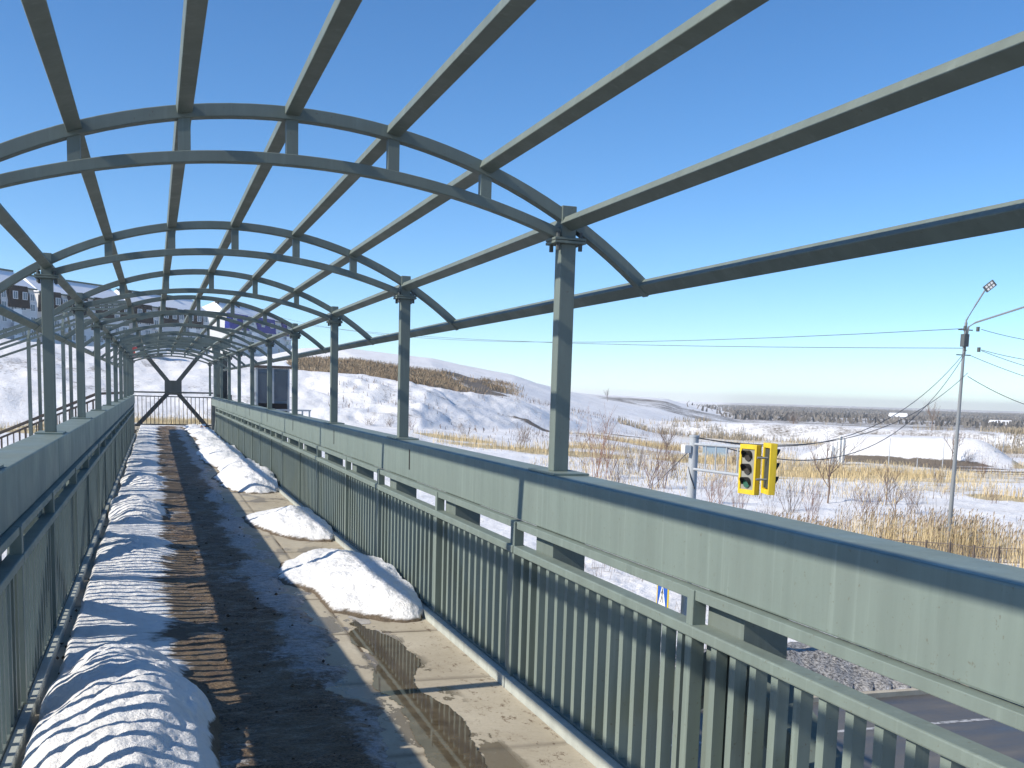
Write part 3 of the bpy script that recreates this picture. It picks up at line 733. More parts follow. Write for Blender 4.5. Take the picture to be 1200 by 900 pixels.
for u, v, a, b in GP:
    x, y, z = G(u, v); d = math.hypot(x, y); n = min(int(18*a*b), 2200)
    t1 = rng.normal(0, .55, n)*a; t2 = rng.normal(0, .55, n)*b
    xx = x+t1*y/d+t2*x/d; yy = y-t1*x/d+t2*y/d; rq = np.hypot(xx, yy); pq = tpx(xx, yy); k = (yy > 26) & ~((rq > 152) & (rq < 188) & (pq > 930) & (pq < 1190)); pp.append(np.stack([xx, yy, land(xx, yy)], 1)[k])
o = blades('dry_grass', np.concatenate(pp), M['reed'], .3, .85, .025); tag(o, 'patches of yellow dry grass across the snowy field', 'dry grass', kind='stuff')
o = blades('scrub', polar_pts(14000, 620, 1260, 62, 225, lambda x, y, p, r: .9*sst(.46, .62, fbm(x*.07, y*.07, 4, 305))), M['twig'], .3, 1.1, .018, None, .5); tag(o, 'thin brown weeds poking through the snow of the field', 'weeds', kind='stuff')
o = blades('straw', polar_pts(26000, 620, 1260, 66, 232, lambda x, y, p, r: .9*sst(.50, .64, fbm(x*.045+7, y*.045, 4, 320))*~((r > 152) & (r < 188) & (p > 930) & (p < 1190))), M['reed'], .25, .7, .025, None, .6); tag(o, 'straw coloured grass tufts drifting across the open snow', 'dry grass', kind='stuff')
o = blades('hill_scrub', polar_pts(70000, 335, 620, 190, 270, lambda x, y, p, r: (np.interp(p, TP, T_r1)+4 < r)*(r < np.interp(p, TP, T_r1)+56)*sst(.34, .56, fbm(x*.09, y*.09, 4, 306))*np.where(r < 0, 1, 1)*(1-sst(560, 615, p))), M['scrub'], .15, 1.0, .06, None, 1.0); tag(o, 'dense brown thicket covering the upper band of the snowy hill', 'thicket', kind='stuff')
o = blades('embankment_scrub', polar_pts(15000, 720, 1260, 226, 262, lambda x, y, p, r: sst(.42, .6, fbm(x*.05, y*.05, 4, 307))), M['scrubpale'], .3, 1.5, .07, None, .4); tag(o, 'pale leafless scrub along the far embankment', 'scrub', kind='stuff')
o = blades('distant_trees', polar_pts(60000, 700, 1300, 520, 2600, lambda x, y, p, r: sst(.42, .58, fbm(x*.008, y*.02, 4, 308))*sst(790, 900, p)), M['farwood'], .8, 3.2, .8, None, .9); tag(o, 'distant belts of bare trees on the hazy plain', 'distant trees', kind='stuff')
o = blades('slope_weeds', polar_pts(5000, 380, 720, 140, 235, lambda x, y, p, r: .5*sst(.5, .64, fbm(x*.1, y*.1, 4, 309))), M['twig'], .2, .8, .05, None, .5); tag(o, 'sparse weeds on the snowy slope below the thicket', 'weeds', kind='stuff')
o = blades('verge_weeds', polar_pts(2600, 400, 1000, 27, 48, lambda x, y, p, r: (y > 27)*.6*sst(.45, .6, fbm(x*.2, y*.2, 4, 310))), M['twig'], .2, .7, .008, None, .5); tag(o, 'thin dry weeds on the verge beyond the road', 'weeds', kind='stuff')

def twigmesh(seed, kind):
    r_ = random.Random(seed); mb = MB(); H = 1.0
    def br(p, d, L, w, depth):
        pts = [p]; q = p.copy(); dd = d.copy(); ns = 3
        for i in range(ns):
            dd = (dd+Vector((r_.uniform(-.18, .18), r_.uniform(-.18, .18), r_.uniform(-.02, .12)))).normalized(); q = q+dd*L/ns; pts.append(q.copy())
        mb.tube(pts, w, 3, w*.45)
        if depth:
            for i in range(1, ns+1):
                for _ in range(2 if depth > 1 else r_.choice((1, 2))):
                    sd = Vector((r_.uniform(-1, 1), r_.uniform(-1, 1), r_.uniform(.1, 1.0))).normalized()
                    br(pts[i], (dd*.9+sd*.8).normalized(), L*r_.uniform(.35, .6), w*.55, depth-1)
    if kind == 'bush':
        for i in range(16):
            a = r_.uniform(0, 6.28); s = r_.uniform(.05, .5)
            br(Vector((r_.uniform(-.16, .16), r_.uniform(-.16, .16), -.04)), Vector((math.cos(a)*s, math.sin(a)*s, 1)).normalized(), r_.uniform(.6, 1.0), .0055, 1)
    elif kind == 'crown':
        for i in range(7):
            a = r_.uniform(0, 6.28); s = r_.uniform(.4, 1.0); z0 = r_.uniform(.22, .5)
            br(Vector((0, 0, z0)), Vector((math.cos(a)*s, math.sin(a)*s, 1)).normalized(), r_.uniform(.35, .55), .008, 2)
    elif kind == 'trunk':
        mb.tube([(0, 0, -.05), (.01, .0, .3), (-.01, .01, .6), (.01, 0, .9)], .018, 5, .006)
    return mb
bush_me = [twigmesh(s, 'bush').build('bush', M['twigred' if s % 2 else 'twig']) for s in range(5)]
for b in bush_me: b.hide_render = False
used = set()
def put_bush(u, v, hpx, kind=None, wide=1.0, label='', grp=None):
    x, y, z = G(u, v); d = math.hypot(x, y); h = hpx*d/FPX
    i = random.randrange(5) if kind is None else random.choice([k for k in range(5) if (k % 2) == kind])
    if i in used: o = bush_me[i].copy(); col.objects.link(o)
    else: o = bush_me[i]; used.add(i)
    o.location = (x, y, z); o.scale = (h*wide, h*wide, h); o.rotation_euler = (0, 0, random.uniform(0, 6.28))
    tag(o, label, 'bush', grp); return o
BUSH = [
 (703, 560, 62, 1, 1.2, 'largest reddish bare bush just right of the nearest right column'),
 (768, 572, 46, 1, 1.5, 'tangled reddish bush left of the traffic light pole'), (742, 556, 34, 0, 1.2, 'small grey bush behind the tangled reddish bush'),
 (838, 590, 38, 1, 1.5, 'low reddish bush below the traffic light arm'), (925, 600, 46, 0, 1.0, 'bare grey bush just right of the traffic lights'),
 (950, 612, 40, 1, 1.0, 'reddish bare bush between the traffic lights and the small bare trees'), (1015, 605, 38, 1, 1.7, 'wide reddish bush in the snow behind the reeds'),
 (1072, 602, 30, 0, 1.6, 'wide grey bush in the snow left of the lamp pole'), (1100, 570, 22, 0, 1.3, 'small grey bush in open snow, left of the lamp pole at mid distance'),
 (1150, 560, 22, 1, 1.2, 'small reddish bush right of the lamp pole, below the dark soil'), (900, 620, 34, 0, 1.0, 'thin bare bush directly below the traffic lights'),
 (1095, 640, 46, 0, .8, 'slim upright bush just left of the foot of the lamp pole'), (610, 525, 30, 0, 1.4, 'pale bush in dry grass left of the nearest right column'),
 (455, 500, 12, 0, 2.2, 'low bush on the slope foot left of the second right column'), (432, 498, 10, 0, 2.4, 'lowest dark bush on the slope foot between second and third right columns'),
 (480, 504, 14, 1, 1.8, 'low reddish bush right of the second right column'), (860, 545, 26, 0, 1.2, 'grey bush behind the traffic light arm'),
 (975, 530, 14, 0, 1.6, 'small grey bush in front of the white heap'), (1135, 545, 16, 0, 1.4, 'dark small bush at the edge of the dark soil'),
 (545, 512, 16, 0, 1.6, 'small grey bush in dry grass at the foot of the scarp'), (790, 560, 40, 0, .9, 'thin grey bush close to the left of the traffic light pole'),
 (725, 575, 40, 0, 1.0, 'grey bush in front of the largest reddish bush'), (865, 605, 40, 1, .9, 'slim reddish bush between the pole and the traffic lights'),
 (985, 640, 40, 0, .9, 'thin bush rising out of the nearer reeds'), (1165, 590, 14, 1, 1.6, 'low reddish bush in open snow right of the lamp pole'),
]
for u, v, h, k, w, lb_ in BUSH: put_bush(u, v, h, k, w, lb_, 'bare bushes in the field')
tr_t = [twigmesh(40+i, 'trunk').build('trunk', M['twig']) for i in range(1)][0]; tr_c = [twigmesh(60+i, 'crown').build('crown', M['twig']) for i in range(2)]
TREES = [(970, 590, 62, 'taller of the two bare young trees right of the traffic lights'), (1038, 592, 42, 'shorter spreading bare young tree in front of the yellow grass'), (1048, 612, 40, 'thin leafless sapling behind the reeds'),
         (930, 490, 22, 'small leafless tree on the far embankment left of the white heap'), (1092, 505, 26, 'leafless tree on the far embankment beyond the white heap'), (780, 540, 40, 'leafless sapling left of the traffic light pole'),
         (712, 470, 12, 'tiny bare tree on the hill ridge'), (1115, 545, 34, 'thin sapling right behind the lamp pole')]
for i, (u, v, h, lb_) in enumerate(TREES):
    x, y, z = G(u, v, 300); d = math.hypot(x, y); s = h*d/FPX*1.05
    r_ = empty('bare_tree', (x, y, z), random.uniform(0, 6.28)); r_.scale = (s, s, s); tag(r_, lb_, 'tree', 'bare young trees')
    a = tr_t if i == 0 else tr_t.copy(); b = tr_c[i % 2] if i < 2 else tr_c[i % 2].copy()
    if i: col.objects.link(a)
    if i > 1: col.objects.link(b)
    a.parent = r_; b.parent = r_

# thin stakes, pillars and a low lattice fence in the field
def stake(u, v, hpx, r_, m, nm, lb_, cat, grp):
    x, y, z = G(u, v, 300); d = math.hypot(x, y); h = hpx*d/FPX
    mb = MB()
    if nm == 'concrete_pillar': mb.box(-r_, r_, -r_, r_, -.3, h*.97).add([(-r_, -r_, h*.97), (r_, -r_, h*.97), (r_, r_, h*.97), (-r_, r_, h*.97), (0, 0, h)], [(0, 1, 4), (1, 2, 4), (2, 3, 4), (3, 0, 4)])
    else: mb.tube([(0, 0, -.3), (.02, .01, h*.5), (0, 0, h)], r_, 6, r_*.8).tube([(0, 0, h), (0, 0, h+.03)], r_*1.3, 6)
    o = mb.build(nm, m, loc=(x, y, z)); tag(o, lb_, cat, grp)
for i, (u, v, h, q) in enumerate(((974, 545, 22, 'leftmost and shortest'), (979, 545, 27, 'second from the left'), (983, 545, 33, 'tallest'), (987, 544, 29, 'rightmost'))):
    stake(u, v, h, .17, M['white_paint'], 'concrete_pillar', f'pale concrete pillar in the field, {q} of the four', 'pillar', 'four pale pillars in the field')
for u, v, h, q in ((1041, 546, 30, 'standing before the white heap'), (1104, 550, 28, 'just left of the lamp pole at the dark soil'), (1165, 530, 22, 'left one of the pair right of the white heap'), (1175, 532, 20, 'right one of the pair right of the white heap'), (933, 540, 20, 'left of the four pillars'), (1074, 553, 14, 'short and pale by the dark soil')):
    stake(u, v, h, .06, M['galv'], 'wooden_stake', f'thin grey stake {q}', 'stake', 'thin stakes in the field')
x0, y0, _ = G(1030, 652); x1, y1, _ = G(1290, 672)
fe = empty('lattice_fence', (x0, y0, gz(x0, y0))); tag(fe, 'low snow-caught lattice fence in front of the reeds by the lamp pole', 'fence')
N = 9; fx = [x0+(x1-x0)*i/N for i in range(N+1)]; fy = [y0+(y1-y0)*i/N for i in range(N+1)]; fz = [gz(a, b) for a, b in zip(fx, fy)]
ox, oy, oz = fe.location
for i in range(N+1):
    MB().box(fx[i]-ox-.04, fx[i]-ox+.04, fy[i]-oy-.04, fy[i]-oy+.04, fz[i]-oz-.2, fz[i]-oz+.95).build('post', M['rusty'], fe)
    if i < N:
        a = Vector((fx[i]-ox, fy[i]-oy, fz[i]-oz)); b = Vector((fx[i+1]-ox, fy[i+1]-oy, fz[i+1]-oz)); mb = MB()
        for hz in (.2, .85): mb.path([a+Vector((0, 0, hz)), b+Vector((0, 0, hz))], .03, .04)
        for k in range(8):
            p = a.lerp(b, k/8); q = a.lerp(b, (k+1)/8); mb.path([p+Vector((0, 0, .2)), q+Vector((0, 0, .85))], .02, .02); mb.path([p+Vector((0, 0.03, .85)), q+Vector((0, .03, .2))], .02, .02)
        mb.build('lattice_panel', M['rusty'], fe)

# ------------------------------------------------------------------ traffic lights
px, py = 12.75, 23.95; pz = gz(px, py); ptop = float(onr(815, 512, math.hypot(px, py))[2])
tp = empty('traffic_light_pole', (px, py, pz)); tag(tp, 'light grey pole with a double arm reaching over the road', 'pole')
H = ptop-pz
MB().tube([(0, 0, -.3), (0, 0, H)], .13, 20, .115).build('pole', M['galv'], tp, smooth=False)
MB().tube([(0, 0, H), (0, 0, H+.04)], .125, 20).build('pole_cap', M['galv'], tp)
ad = Vector((-.16, -.987, 0)).normalized(); LA = 4.0
for z0 in (-.18, -.80):
    MB().tube([(0, 0, H+z0), tuple(ad*LA+Vector((0, 0, H+z0+.12)))], .035, 10).build('arm', M['galv'], tp)
for s_ in (.9, 1.6, 2.3, 3.0, 3.8):
    p = ad*s_; zz = .12*s_/LA
    MB().tube([tuple(p+Vector((0, 0, H-.80+zz))), tuple(p+Vector((0, 0, H-.18+zz)))], .018, 6).build('brace', M['galv'], tp)
MB().box(-.30, -.12, -.10, .10, H-.40, H-.20).build('detector_box', M['white_paint'], tp, bevel=.01)
MB().tube([(-.12, 0, H-.75), (-.1, -.1, H-1.0), (.02, -.14, H-1.3)], .012, 6).build('cable', M['wire'], tp)
def signal(s_, face, lbl, zoff=0.):
    f = Vector((face[0], face[1], 0)).normalized(); rz = math.atan2(f.y, f.x)+math.pi/2
    loc = Vector((px, py, 0))+ad*s_+f*.14; zc_ = ptop-.52+zoff
    o = empty('traffic_light', (loc.x, loc.y, zc_-.53), rz); tag(o, lbl, 'traffic light', 'pair of traffic lights')
    for zq in (.3, .75): MB().tube([(0, .08, zq), (.0, .30, zq)], .022, 8).build('bracket', M['polegrey'], o)
    # local: faces -Y, width X
    fr = MB()
    w, h_ = .27, 1.06
    fr.box(-w, -w+.06, -.03, .11, 0, h_).box(w-.06, w, -.03, .11, 0, h_).box(-w+.06, w-.06, -.03, .11, 0, .10).box(-w+.06, w-.06, -.03, .11, h_-.10, h_)
    fr.build('border', M['yellow'], o, bevel=.006)
    MB().box(-w+.06, w-.06, .0, .03, .10, h_-.10).build('backplate', M['grey_panel'], o)
    MB().box(-.19, .19, .031, .085, .12, h_-.12).build('housing', M['dark_olive'], o, bevel=.01)
    for k, mm in enumerate(('lamp_green', 'lamp_dark', 'lamp_dark')):
        zc2 = .245+k*.285
        vs = []; n = 28
        MB().tube([(0, -.001, zc2), (0, -.03, zc2)], .108, n).build('lens', M[mm], o)
        vb = MB(); pr_ = []
        for L_, rr in ((-.002, .12), (-.17, .126)):
            for i in range(n+1):
                a = R(-20)+R(220)*i/n; pr_.append((math.cos(a)*rr, L_*(1 if L_ > -.1 else (.35+.65*max(0, math.sin(a)+.35)/1.35)), zc2+math.sin(a)*rr))
        fs = [(i, i+1, n+2+i, n+1+i) for i in range(n)]
        v_ = vb.add(pr_, fs).build('visor', M['black'], o); so_ = v_.modifiers.new('thick', 'SOLIDIFY'); so_.thickness = .008
    return o
signal(3.95, (-.99, -.16), 'yellow-bordered traffic light turned to show its three lenses, green lens lowest')
signal(4.55, (.95, -.25), 'yellow-bordered traffic light seen from behind at the tip of the arm', .06)

# pedestrian crossing sign beyond the girder
sx, sy, szz = ony(777, 694, 24.0)
sg = empty('crossing_sign', (sx, sy, gz(sx, sy))); sg.rotation_euler = (0, 0, R(-96)); tag(sg, 'blue pedestrian crossing sign with yellow border, glimpsed through the gap under the right beam', 'sign')
hh = szz-gz(sx, sy)
MB().tube([(0, .04, -.3), (0, .04, hh+.35)], .035, 10).build('pole', M['galv'], sg)
MB().box(-.42, .42, -.012, 0, hh-.5, hh+.42).build('border', M['yellow'], sg)
MB().box(-.34, .34, -.018, -.0125, hh-.42, hh+.34).build('panel', M['blue_paint'], sg)
MB().add([(-.26, -.021, hh-.34), (.26, -.021, hh-.34), (0, -.021, hh+.24)], [(0, 1, 2)]).build('triangle', M['white_paint'], sg)
wk = MB()
def bar2(a, b, w):
    a = Vector((a[0], -.0235, a[1]+hh)); b = Vector((b[0], -.0235, b[1]+hh)); n = (b-a).cross(Vector((0, 1, 0))).normalized()*w/2; wk.add([a-n, b-n, b+n, a+n], [(0, 1, 2, 3)])
bar2((0, .10), (.0, -.08), .06); bar2((0, -.08), (-.09, -.27), .035); bar2((0, -.08), (.08, -.27), .035); bar2((0, .06), (-.08, -.05), .025); bar2((0, .06), (.09, -.03), .025)
wk.add([(math.cos(i*.785)*.035, -.0235, hh+.15+math.sin(i*.785)*.035) for i in range(8)], [tuple(range(8))])
wk.build('walking_figure', M['black'], sg)

# ------------------------------------------------------------------ lamp pole and wires
lx, ly, lz = G(1110, 650); ld = math.hypot(lx, ly)
def at_r(u, v, r_): return Vector(onr(u, v, r_))
top = float(at_r(1137, 378, ld)[2]); Hl = top-lz
lp = empty('street_lamp', (lx, ly, lz)); tag(lp, 'tall grey lamp pole with two arms, wires fanning out from its top', 'street lamp')
MB().tube([(0, 0, -.3), (0, 0, Hl*.5), (0, 0, Hl)], .115, 14, .065).build('pole', M['polegrey'], lp)
L0 = Vector((lx, ly, 0))
la = at_r(1155, 339, ld-.4)-L0-Vector((0, 0, lz))
MB().tube([(0, 0, Hl-.5), (0, 0, Hl+.1), tuple(Vector((0, 0, Hl+.1)).lerp(la, .5)+Vector((0, 0, .02))), tuple(la)], .04, 8).build('arm', M['polegrey'], lp)
ra_ = at_r(1262, 340, ld-7)-L0-Vector((0, 0, lz))
MB().tube([(.1, 0, Hl-.9), (.12, -.05, Hl-.2), (.3, -.3, Hl+.0), tuple(ra_)], .045, 8).build('arm', M['polegrey'], lp)
MB().box(-.14, .14, -.14, .14, Hl-1.15, Hl-.55).build('clamp', M['steeld'], lp)
def lamp_head(p, dv):
    d = dv.normalized(); c0 = p; up = Vector((-.6, -.7, -.35)); mb = MB(); mb.path([c0-d*.05, c0+d*.5], .34, .09, up); o = mb.build('lamp_head', M['steeld'], lp, bevel=.02)
    sd_ = d.cross(up).normalized(); u_ = sd_.cross(d).normalized(); mb = MB()
    for i in range(2):
        for j in range(3): a_ = c0+d*(.04+.14*j)+sd_*(.15*i-.075)+u_*.055; mb.path([a_, a_+d*.10], .10, .015, up)
    q = mb.build('lens', M['frame_white'], o)
lamp_head(la, Vector((.45, -.35, .5))); lamp_head(ra_, ra_-Vector((0, 0, Hl)))
for (u, v) in ((1131, 385), (1146, 386), (1130, 409), (1147, 410)):
    p = at_r(u, v, ld)-L0-Vector((0, 0, lz)); MB().tube([tuple(p-Vector((0, 0, .1))), tuple(p+Vector((0, 0, .12)))], .08, 8).build('insulator', M['steeld'], lp)
for z in (Hl-.35, Hl-1.55): MB().path([(-.42, 0, z), (.42, 0, z)], .05, .05).build('bracket', M['steeld'], lp)
def wire(a, b, sag, r_, lb_, n=26, kink=None):
    a, b = Vector(a), Vector(b); pts = [a.lerp(b, i/n)-Vector((0, 0, sag*4*(i/n)*(1-i/n))) for i in range(n+1)]
    o = bpy.data.objects; mb = MB().tube([p-a for p in pts], r_, 5); w = mb.build('overhead_wire', M['wire'], loc=a); tag(w, lb_, 'wire', 'overhead wires at the lamp pole'); return w
q = lambda u, v, r_: at_r(u, v, r_)
wire(q(1131, 385, ld), q(262, 349, 230), 3.6, .016, 'upper of the two long wires crossing the sky to the apartment blocks')
wire(q(1130, 408, ld), q(262, 362, 230), 1.9, .016, 'lower of the two long wires crossing the sky to the apartment blocks')
pt = Vector((px, py, ptop))
wire(q(1133, 410, ld), pt+Vector((0, 0, .0)), 1.75, .014, 'highest slack cable drooping from the lamp pole to the traffic light pole')
wire(q(1132, 413, ld), pt+ad*2.2+Vector((0, 0, -.15)), 2.0, .014, 'middle slack cable drooping from the lamp pole to the traffic light arm')
wire(q(1134, 437, ld), pt+ad*.3+Vector((0, 0, -.02)), 1.3, .014, 'lowest slack cable drooping from the lamp pole to the traffic light pole')
wire(q(1150, 386, ld), q(1290, 402, ld+14), .3, .014, 'uppermost thin wire leaving the lamp pole to the right')
wire(q(1150, 410, ld), q(1290, 424, ld+14), .3, .014, 'second thin wire leaving the lamp pole to the right')
wire(q(1150, 411, ld), q(1290, 448, ld+10), .2, .014, 'third wire leaving the lamp pole to the right, slightly steeper')
wire(q(1138, 417, ld), q(1290, 464, ld+8), .2, .014, 'fourth wire leaving the lamp pole to the right, below the insulators')
wire(q(1134, 441, ld), q(1290, 490, ld+6), .5, .016, 'lowest wire sloping down right from the lamp pole')
wire(pt+Vector((-.12, 0, -.35)), Vector(G(758, 574)), .1, .014, 'guy wire slanting down left from the traffic light pole', 8)

# ------------------------------------------------------------------ apartment blocks
def block(name, A, B, depth, zb, floors, label, dm, bays, wallm, seed, hip=False):
    """long block, facade from A to B (world XY), base zb"""
    A = Vector((A[0], A[1], 0)); B = Vector((B[0], B[1], 0)); ex = (B-A).normalized(); L = (B-A).length; ey = Vector((-ex.y, ex.x, 0))
    if ey.dot(A) < 0: ey = -ey
    rt = empty(name, (A.x, A.y, zb)); rt.rotation_euler = (0, 0, math.atan2(ex.y, ex.x)); tag(rt, label, 'apartment block', 'apartment blocks on the hill')
    fh = 2.85; Hh = floors*fh; sg_ = 1.
    # local x along the facade, y into the block, z up
    MB().box(0, L, 0, depth, -4, Hh-2.9).build('wall', wallm, rt)
    # mansard storey
    MB().add([(0, .0, Hh-2.9), (L, .0, Hh-2.9), (L, 1.0, Hh+.2), (0, 1.0, Hh+.2), (0, depth, Hh-2.9), (L, depth, Hh-2.9), (L, depth-1, Hh+.2), (0, depth-1, Hh+.2)],
             [(0, 1, 2, 3), (5, 4, 7, 6), (4, 0, 3, 7), (1, 5, 6, 2), (3, 2, 6, 7)]).build('mansard', wallm, rt)
    hp = 4 if hip else 0.3
    rf = MB().add([(-.4, .4, Hh+.25), (L+.4, .4, Hh+.25), (L+.4, depth-.4, Hh+.25), (-.4, depth-.4, Hh+.25), (hp, depth*.5, Hh+4.2), (L-hp, depth*.5, Hh+4.2)],
             [(0, 1, 5, 4), (1, 2, 5), (2, 3, 4, 5), (3, 0, 4), (3, 2, 1, 0)]).build('roof', M['snow'], rt)
    MB().box(hp, L-hp, depth*.5-.3, depth*.5+.3, Hh+4.15, Hh+4.5).build('ridge_trim', M['roof_green'], rf)
    MB().box(-.5, L+.5, .25, .45, Hh+.0, Hh+.35).build('eave_trim', M['roof_green'], rf)
    r_ = random.Random(seed)
    for k in range(int(L/14)):
        x = 5+14*k+r_.uniform(-2, 2); MB().box(x-.5, x+.5, depth*.4, depth*.4+1, Hh+1.5, Hh+4.3).build('chimney', M['dormer_dark'], rf)
    nb = bays; bw = L/nb
    def win(x, z, w, h_, y=-.06):
        f = MB().box(x-w/2, x+w/2, y, y+.1, z, z+h_).build('window', M['frame_white'], rt)
        mb = MB(); n_ = 2 if w < 1.8 else 3
        for i in range(n_):
            a = x-w/2+.1+(w-.2)/n_*i; mb.box(a+.06, a+(w-.2)/n_-.06, y-.02, y-.001, z+.1, z+h_-.1)
        mb.build('pane', M['glass'], f)
    for b in range(nb):
        xc = (b+.5)*bw; wide = b % 3 != 2
        for f in range(floors-1):
            if f < floors-6: continue
            win(xc, f*fh+.9, min(2.4 if wide else 1.5, bw*.6), 1.6)
            if b % 4 == 2:
                MB().box(xc-bw*.42, xc+bw*.42, -1.1, -.001, f*fh-.1, f*fh+.05).box(xc-bw*.42, xc+bw*.42, -1.1, -1.0, f*fh+.051, f*fh+1.0).build('balcony', M['wall2'] if f % 2 else M['white_paint'], rt)
        if b % 3 != 2:
            w_ = bw*.96
            mb = MB(); z0, z1 = Hh-4.3, Hh+.5
            mb.add([(xc-w_/2-.3, -.5, z0), (xc+w_/2+.3, -.5, z0), (xc+w_/2, -.1, z1), (xc-w_/2, -.1, z1), (xc-w_/2-.3, 1.2, z0), (xc+w_/2+.3, 1.2, z0), (xc+w_/2, 1.2, z1), (xc-w_/2, 1.2, z1)],
                   [(0, 1, 2, 3), (0, 3, 7, 4), (1, 5, 6, 2), (3, 2, 6, 7), (0, 4, 5, 1)]).build('dormer', dm, rt)
            win(xc, Hh-2.5, min(2.2, bw*.5), 1.7, -.62)
        else: win(xc, Hh-2.5, min(2.0, bw*.5), 1.6, -.06)
    return rt
def hz(u, r_): v = at_r(u, 450, r_); return (v.x, v.y)
# heights chosen so the eaves stand about 22 m above the eye
block('apartment_block', hz(-60, 252), hz(46, 270), 13, 3.1, 6, 'pale apartment block with dark dormers at the left edge, nearest of the row', M['dormer_dark'], 9, M['wall'], 1)
block('apartment_block', hz(52, 276), hz(152, 296), 13, 3.1, 6, 'pale apartment block with snowy roof and dark dormers behind the left columns', M['dormer_dark'], 10, M['wall2'], 2)
block('apartment_block', hz(158, 302), hz(246, 322), 13, 3.1, 6, 'grey-white apartment block seen behind the middle of the canopy', M['dormer_dark'], 9, M['wall'], 3)
block('apartment_block', hz(268, 352), hz(341, 392), 14, 5.2, 6, 'pale apartment block with bright blue dormers', M['dormer_blue'], 7, M['wall2'], 4, True)

# vehicles parked at the top of the slope
def car(u, v, m, lb_, van=False, rz=0.):
    x, y, z = G(u, v, 320); o = empty('parked_van' if van else 'parked_car', (x, y, z), rz); tag(o, lb_, 'van' if van else 'car', 'vehicles on the hill')
    L_, W_, H_ = (5.0, 2.0, 2.2) if van else (4.3, 1.75, 1.45)
    pr_ = [(0, .35), (0, .85), (.12*L_, .95), (.26*L_, H_) if not van else (.14*L_, H_), (.72*L_, H_) if not van else (.97*L_, H_), (.88*L_, .95) if not van else (L_, 1.1), (L_, .85), (L_, .35)]
    n = len(pr_); vs = [(a-L_/2, -W_/2+(.12 if b > 1.0 else 0), b) for a, b in pr_]+[(a-L_/2, W_/2-(.12 if b > 1.0 else 0), b) for a, b in pr_]
    MB().add(vs, [tuple(range(n)), tuple(range(2*n-1, n-1, -1))]+[(i, n+i, n+(i+1) % n, (i+1) % n) for i in range(n)]).build('body', m, o, bevel=.05)
    MB().box(-L_*.2, L_*.2, -W_/2+.08, W_/2-.08, 1.0, H_-.15).build('side_window', M['glass'], o)
    for sx_ in (-.31, .31):
        for sy_ in (-1, 1): MB().tube([(sx_*L_, sy_*(W_/2-.2), .33), (sx_*L_, sy_*(W_/2+.01), .33)], .33, 14).build('wheel', M['black'], o)
car(162, 417, M['red_paint'], 'red car parked at the top of the snowy slope beyond the gate', rz=.3)
car(176, 418, M['white_paint'], 'white van parked beside the red car at the top of the slope', True, .2)
#car(366, 436, M['red_paint'], 'red car at the edge of the brown thicket right of the booth', rz=.1)
# small far buildings on the plain
for u, v, w, h, rm, lb_ in ((1052, 493, 5, 3, 'snow', 'tiny white-roofed house far off on the plain left of the lamp pole'), (1172, 500, 5, 1.5, 'snow', 'low shed far off on the plain at the right edge')):
    x, y, z = onz(u, v, -9.5)
    rt = empty('distant_house', (x, y, -10)); tag(rt, lb_, 'house', 'distant houses'); rt.rotation_euler = (0, 0, -.5)
    MB().box(-w, w, -4, 4, -1, h).build('wall', M['wall'], rt)
    MB().add([(-w-.5, -4.5, h), (w+.5, -4.5, h), (w+.5, 4.5, h), (-w-.5, 4.5, h), (-w-.5, 0, h+2.5), (w+.5, 0, h+2.5)], [(0, 1, 5, 4), (2, 3, 4, 5), (1, 2, 5), (3, 0, 4), (3, 2, 1, 0)]).build('roof', M['snow'], rt)
# blue-white shed behind the traffic light pole
x, y, z = G(838, 536); rt = empty('blue_shed', (x, y, z)); rt.rotation_euler = (0, 0, -.6); tag(rt, 'small pale blue shed with snow on top behind the traffic light arm', 'shed')
MB().box(-1.6, 1.6, -1.1, 1.1, -.3, 1.5).build('wall', mat('pale_blue_panel', (.25, .34, .42), .6), rt); MB().box(-1.8, 1.8, -1.3, 1.3, 1.505, 1.8).build('roof', M['snow'], rt, bevel=.08)

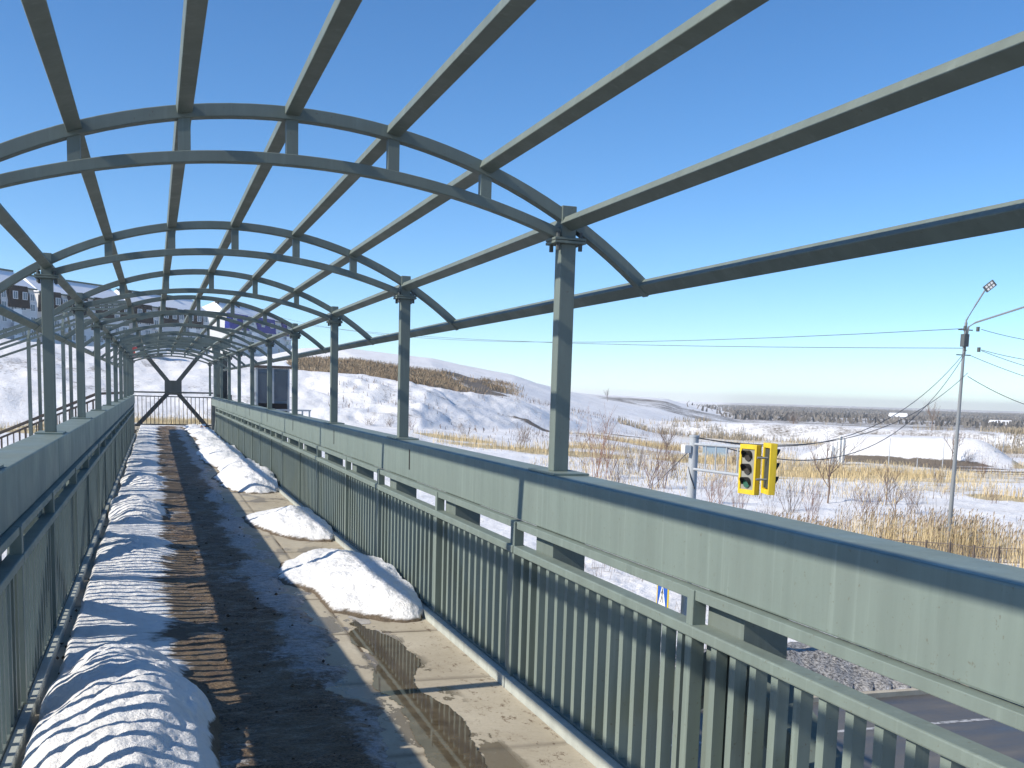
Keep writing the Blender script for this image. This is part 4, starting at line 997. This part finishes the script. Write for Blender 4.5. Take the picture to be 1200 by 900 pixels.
# ------------------------------------------------------------------ light
sd = Vector((-1, -.105, .69)).normalized()              # towards the sun
el = math.asin(sd.z)
sun = bpy.data.lights.new('sun', 'SUN'); sun.energy = 4.9; sun.angle = R(.53); sun.color = (1, .92, .79)
so = bpy.data.objects.new('sun', sun); col.objects.link(so); so.rotation_euler = (-sd).to_track_quat('-Z', 'Y').to_euler()
w = bpy.data.worlds.new('World'); sc.world = w; w.use_nodes = True; nt = w.node_tree
sky = nt.nodes.new('ShaderNodeTexSky'); sky.sky_type = 'NISHITA'; sky.sun_disc = False; sky.sun_elevation = el
sky.sun_rotation = math.atan2(sd.x, sd.y)
sky.air_density = .8; sky.dust_density = .25; sky.ozone_density = 2.6; sky.altitude = 900
bg = nt.nodes['Background']; bg.inputs['Strength'].default_value = .15
hs = nt.nodes.new('ShaderNodeHueSaturation'); hs.inputs['Saturation'].default_value = 1.2; nt.links.new(sky.outputs[0], hs.inputs['Color'])
mx = nt.nodes.new('ShaderNodeMix'); mx.data_type = 'RGBA'; mx.blend_type = 'MULTIPLY'; mx.inputs[0].default_value = 1; mx.inputs[7].default_value = (.87, .97, 1.02, 1)
nt.links.new(hs.outputs[0], mx.inputs[6]); nt.links.new(mx.outputs[2], bg.inputs['Color'])
# thin winter haze over the whole place
hzm = bpy.data.materials.new('air_haze'); hzm.use_nodes = True; hn = hzm.node_tree; hn.nodes.remove(hn.nodes['Principled BSDF'])
pv = hn.nodes.new('ShaderNodeVolumePrincipled'); pv.inputs['Color'].default_value = (1, .975, .94, 1); pv.inputs['Density'].default_value = HAZE; pv.inputs['Anisotropy'].default_value = .2
hn.links.new(pv.outputs[0], hn.nodes['Material Output'].inputs['Volume'])
if HAZE: tag(MB().box(-7200, 7200, -7200, 7200, -16, 40).build('haze', hzm), kind='stuff')
sc.view_settings.view_transform = 'Standard'; sc.view_settings.look = 'None'; sc.view_settings.exposure = .24; sc.view_settings.gamma = 1
sc.view_settings.use_curve_mapping = False
sc.cycles.max_bounces = 6; sc.cycles.diffuse_bounces = 3; sc.cycles.glossy_bounces = 3; sc.cycles.volume_bounces = 1; sc.cycles.use_denoising = True
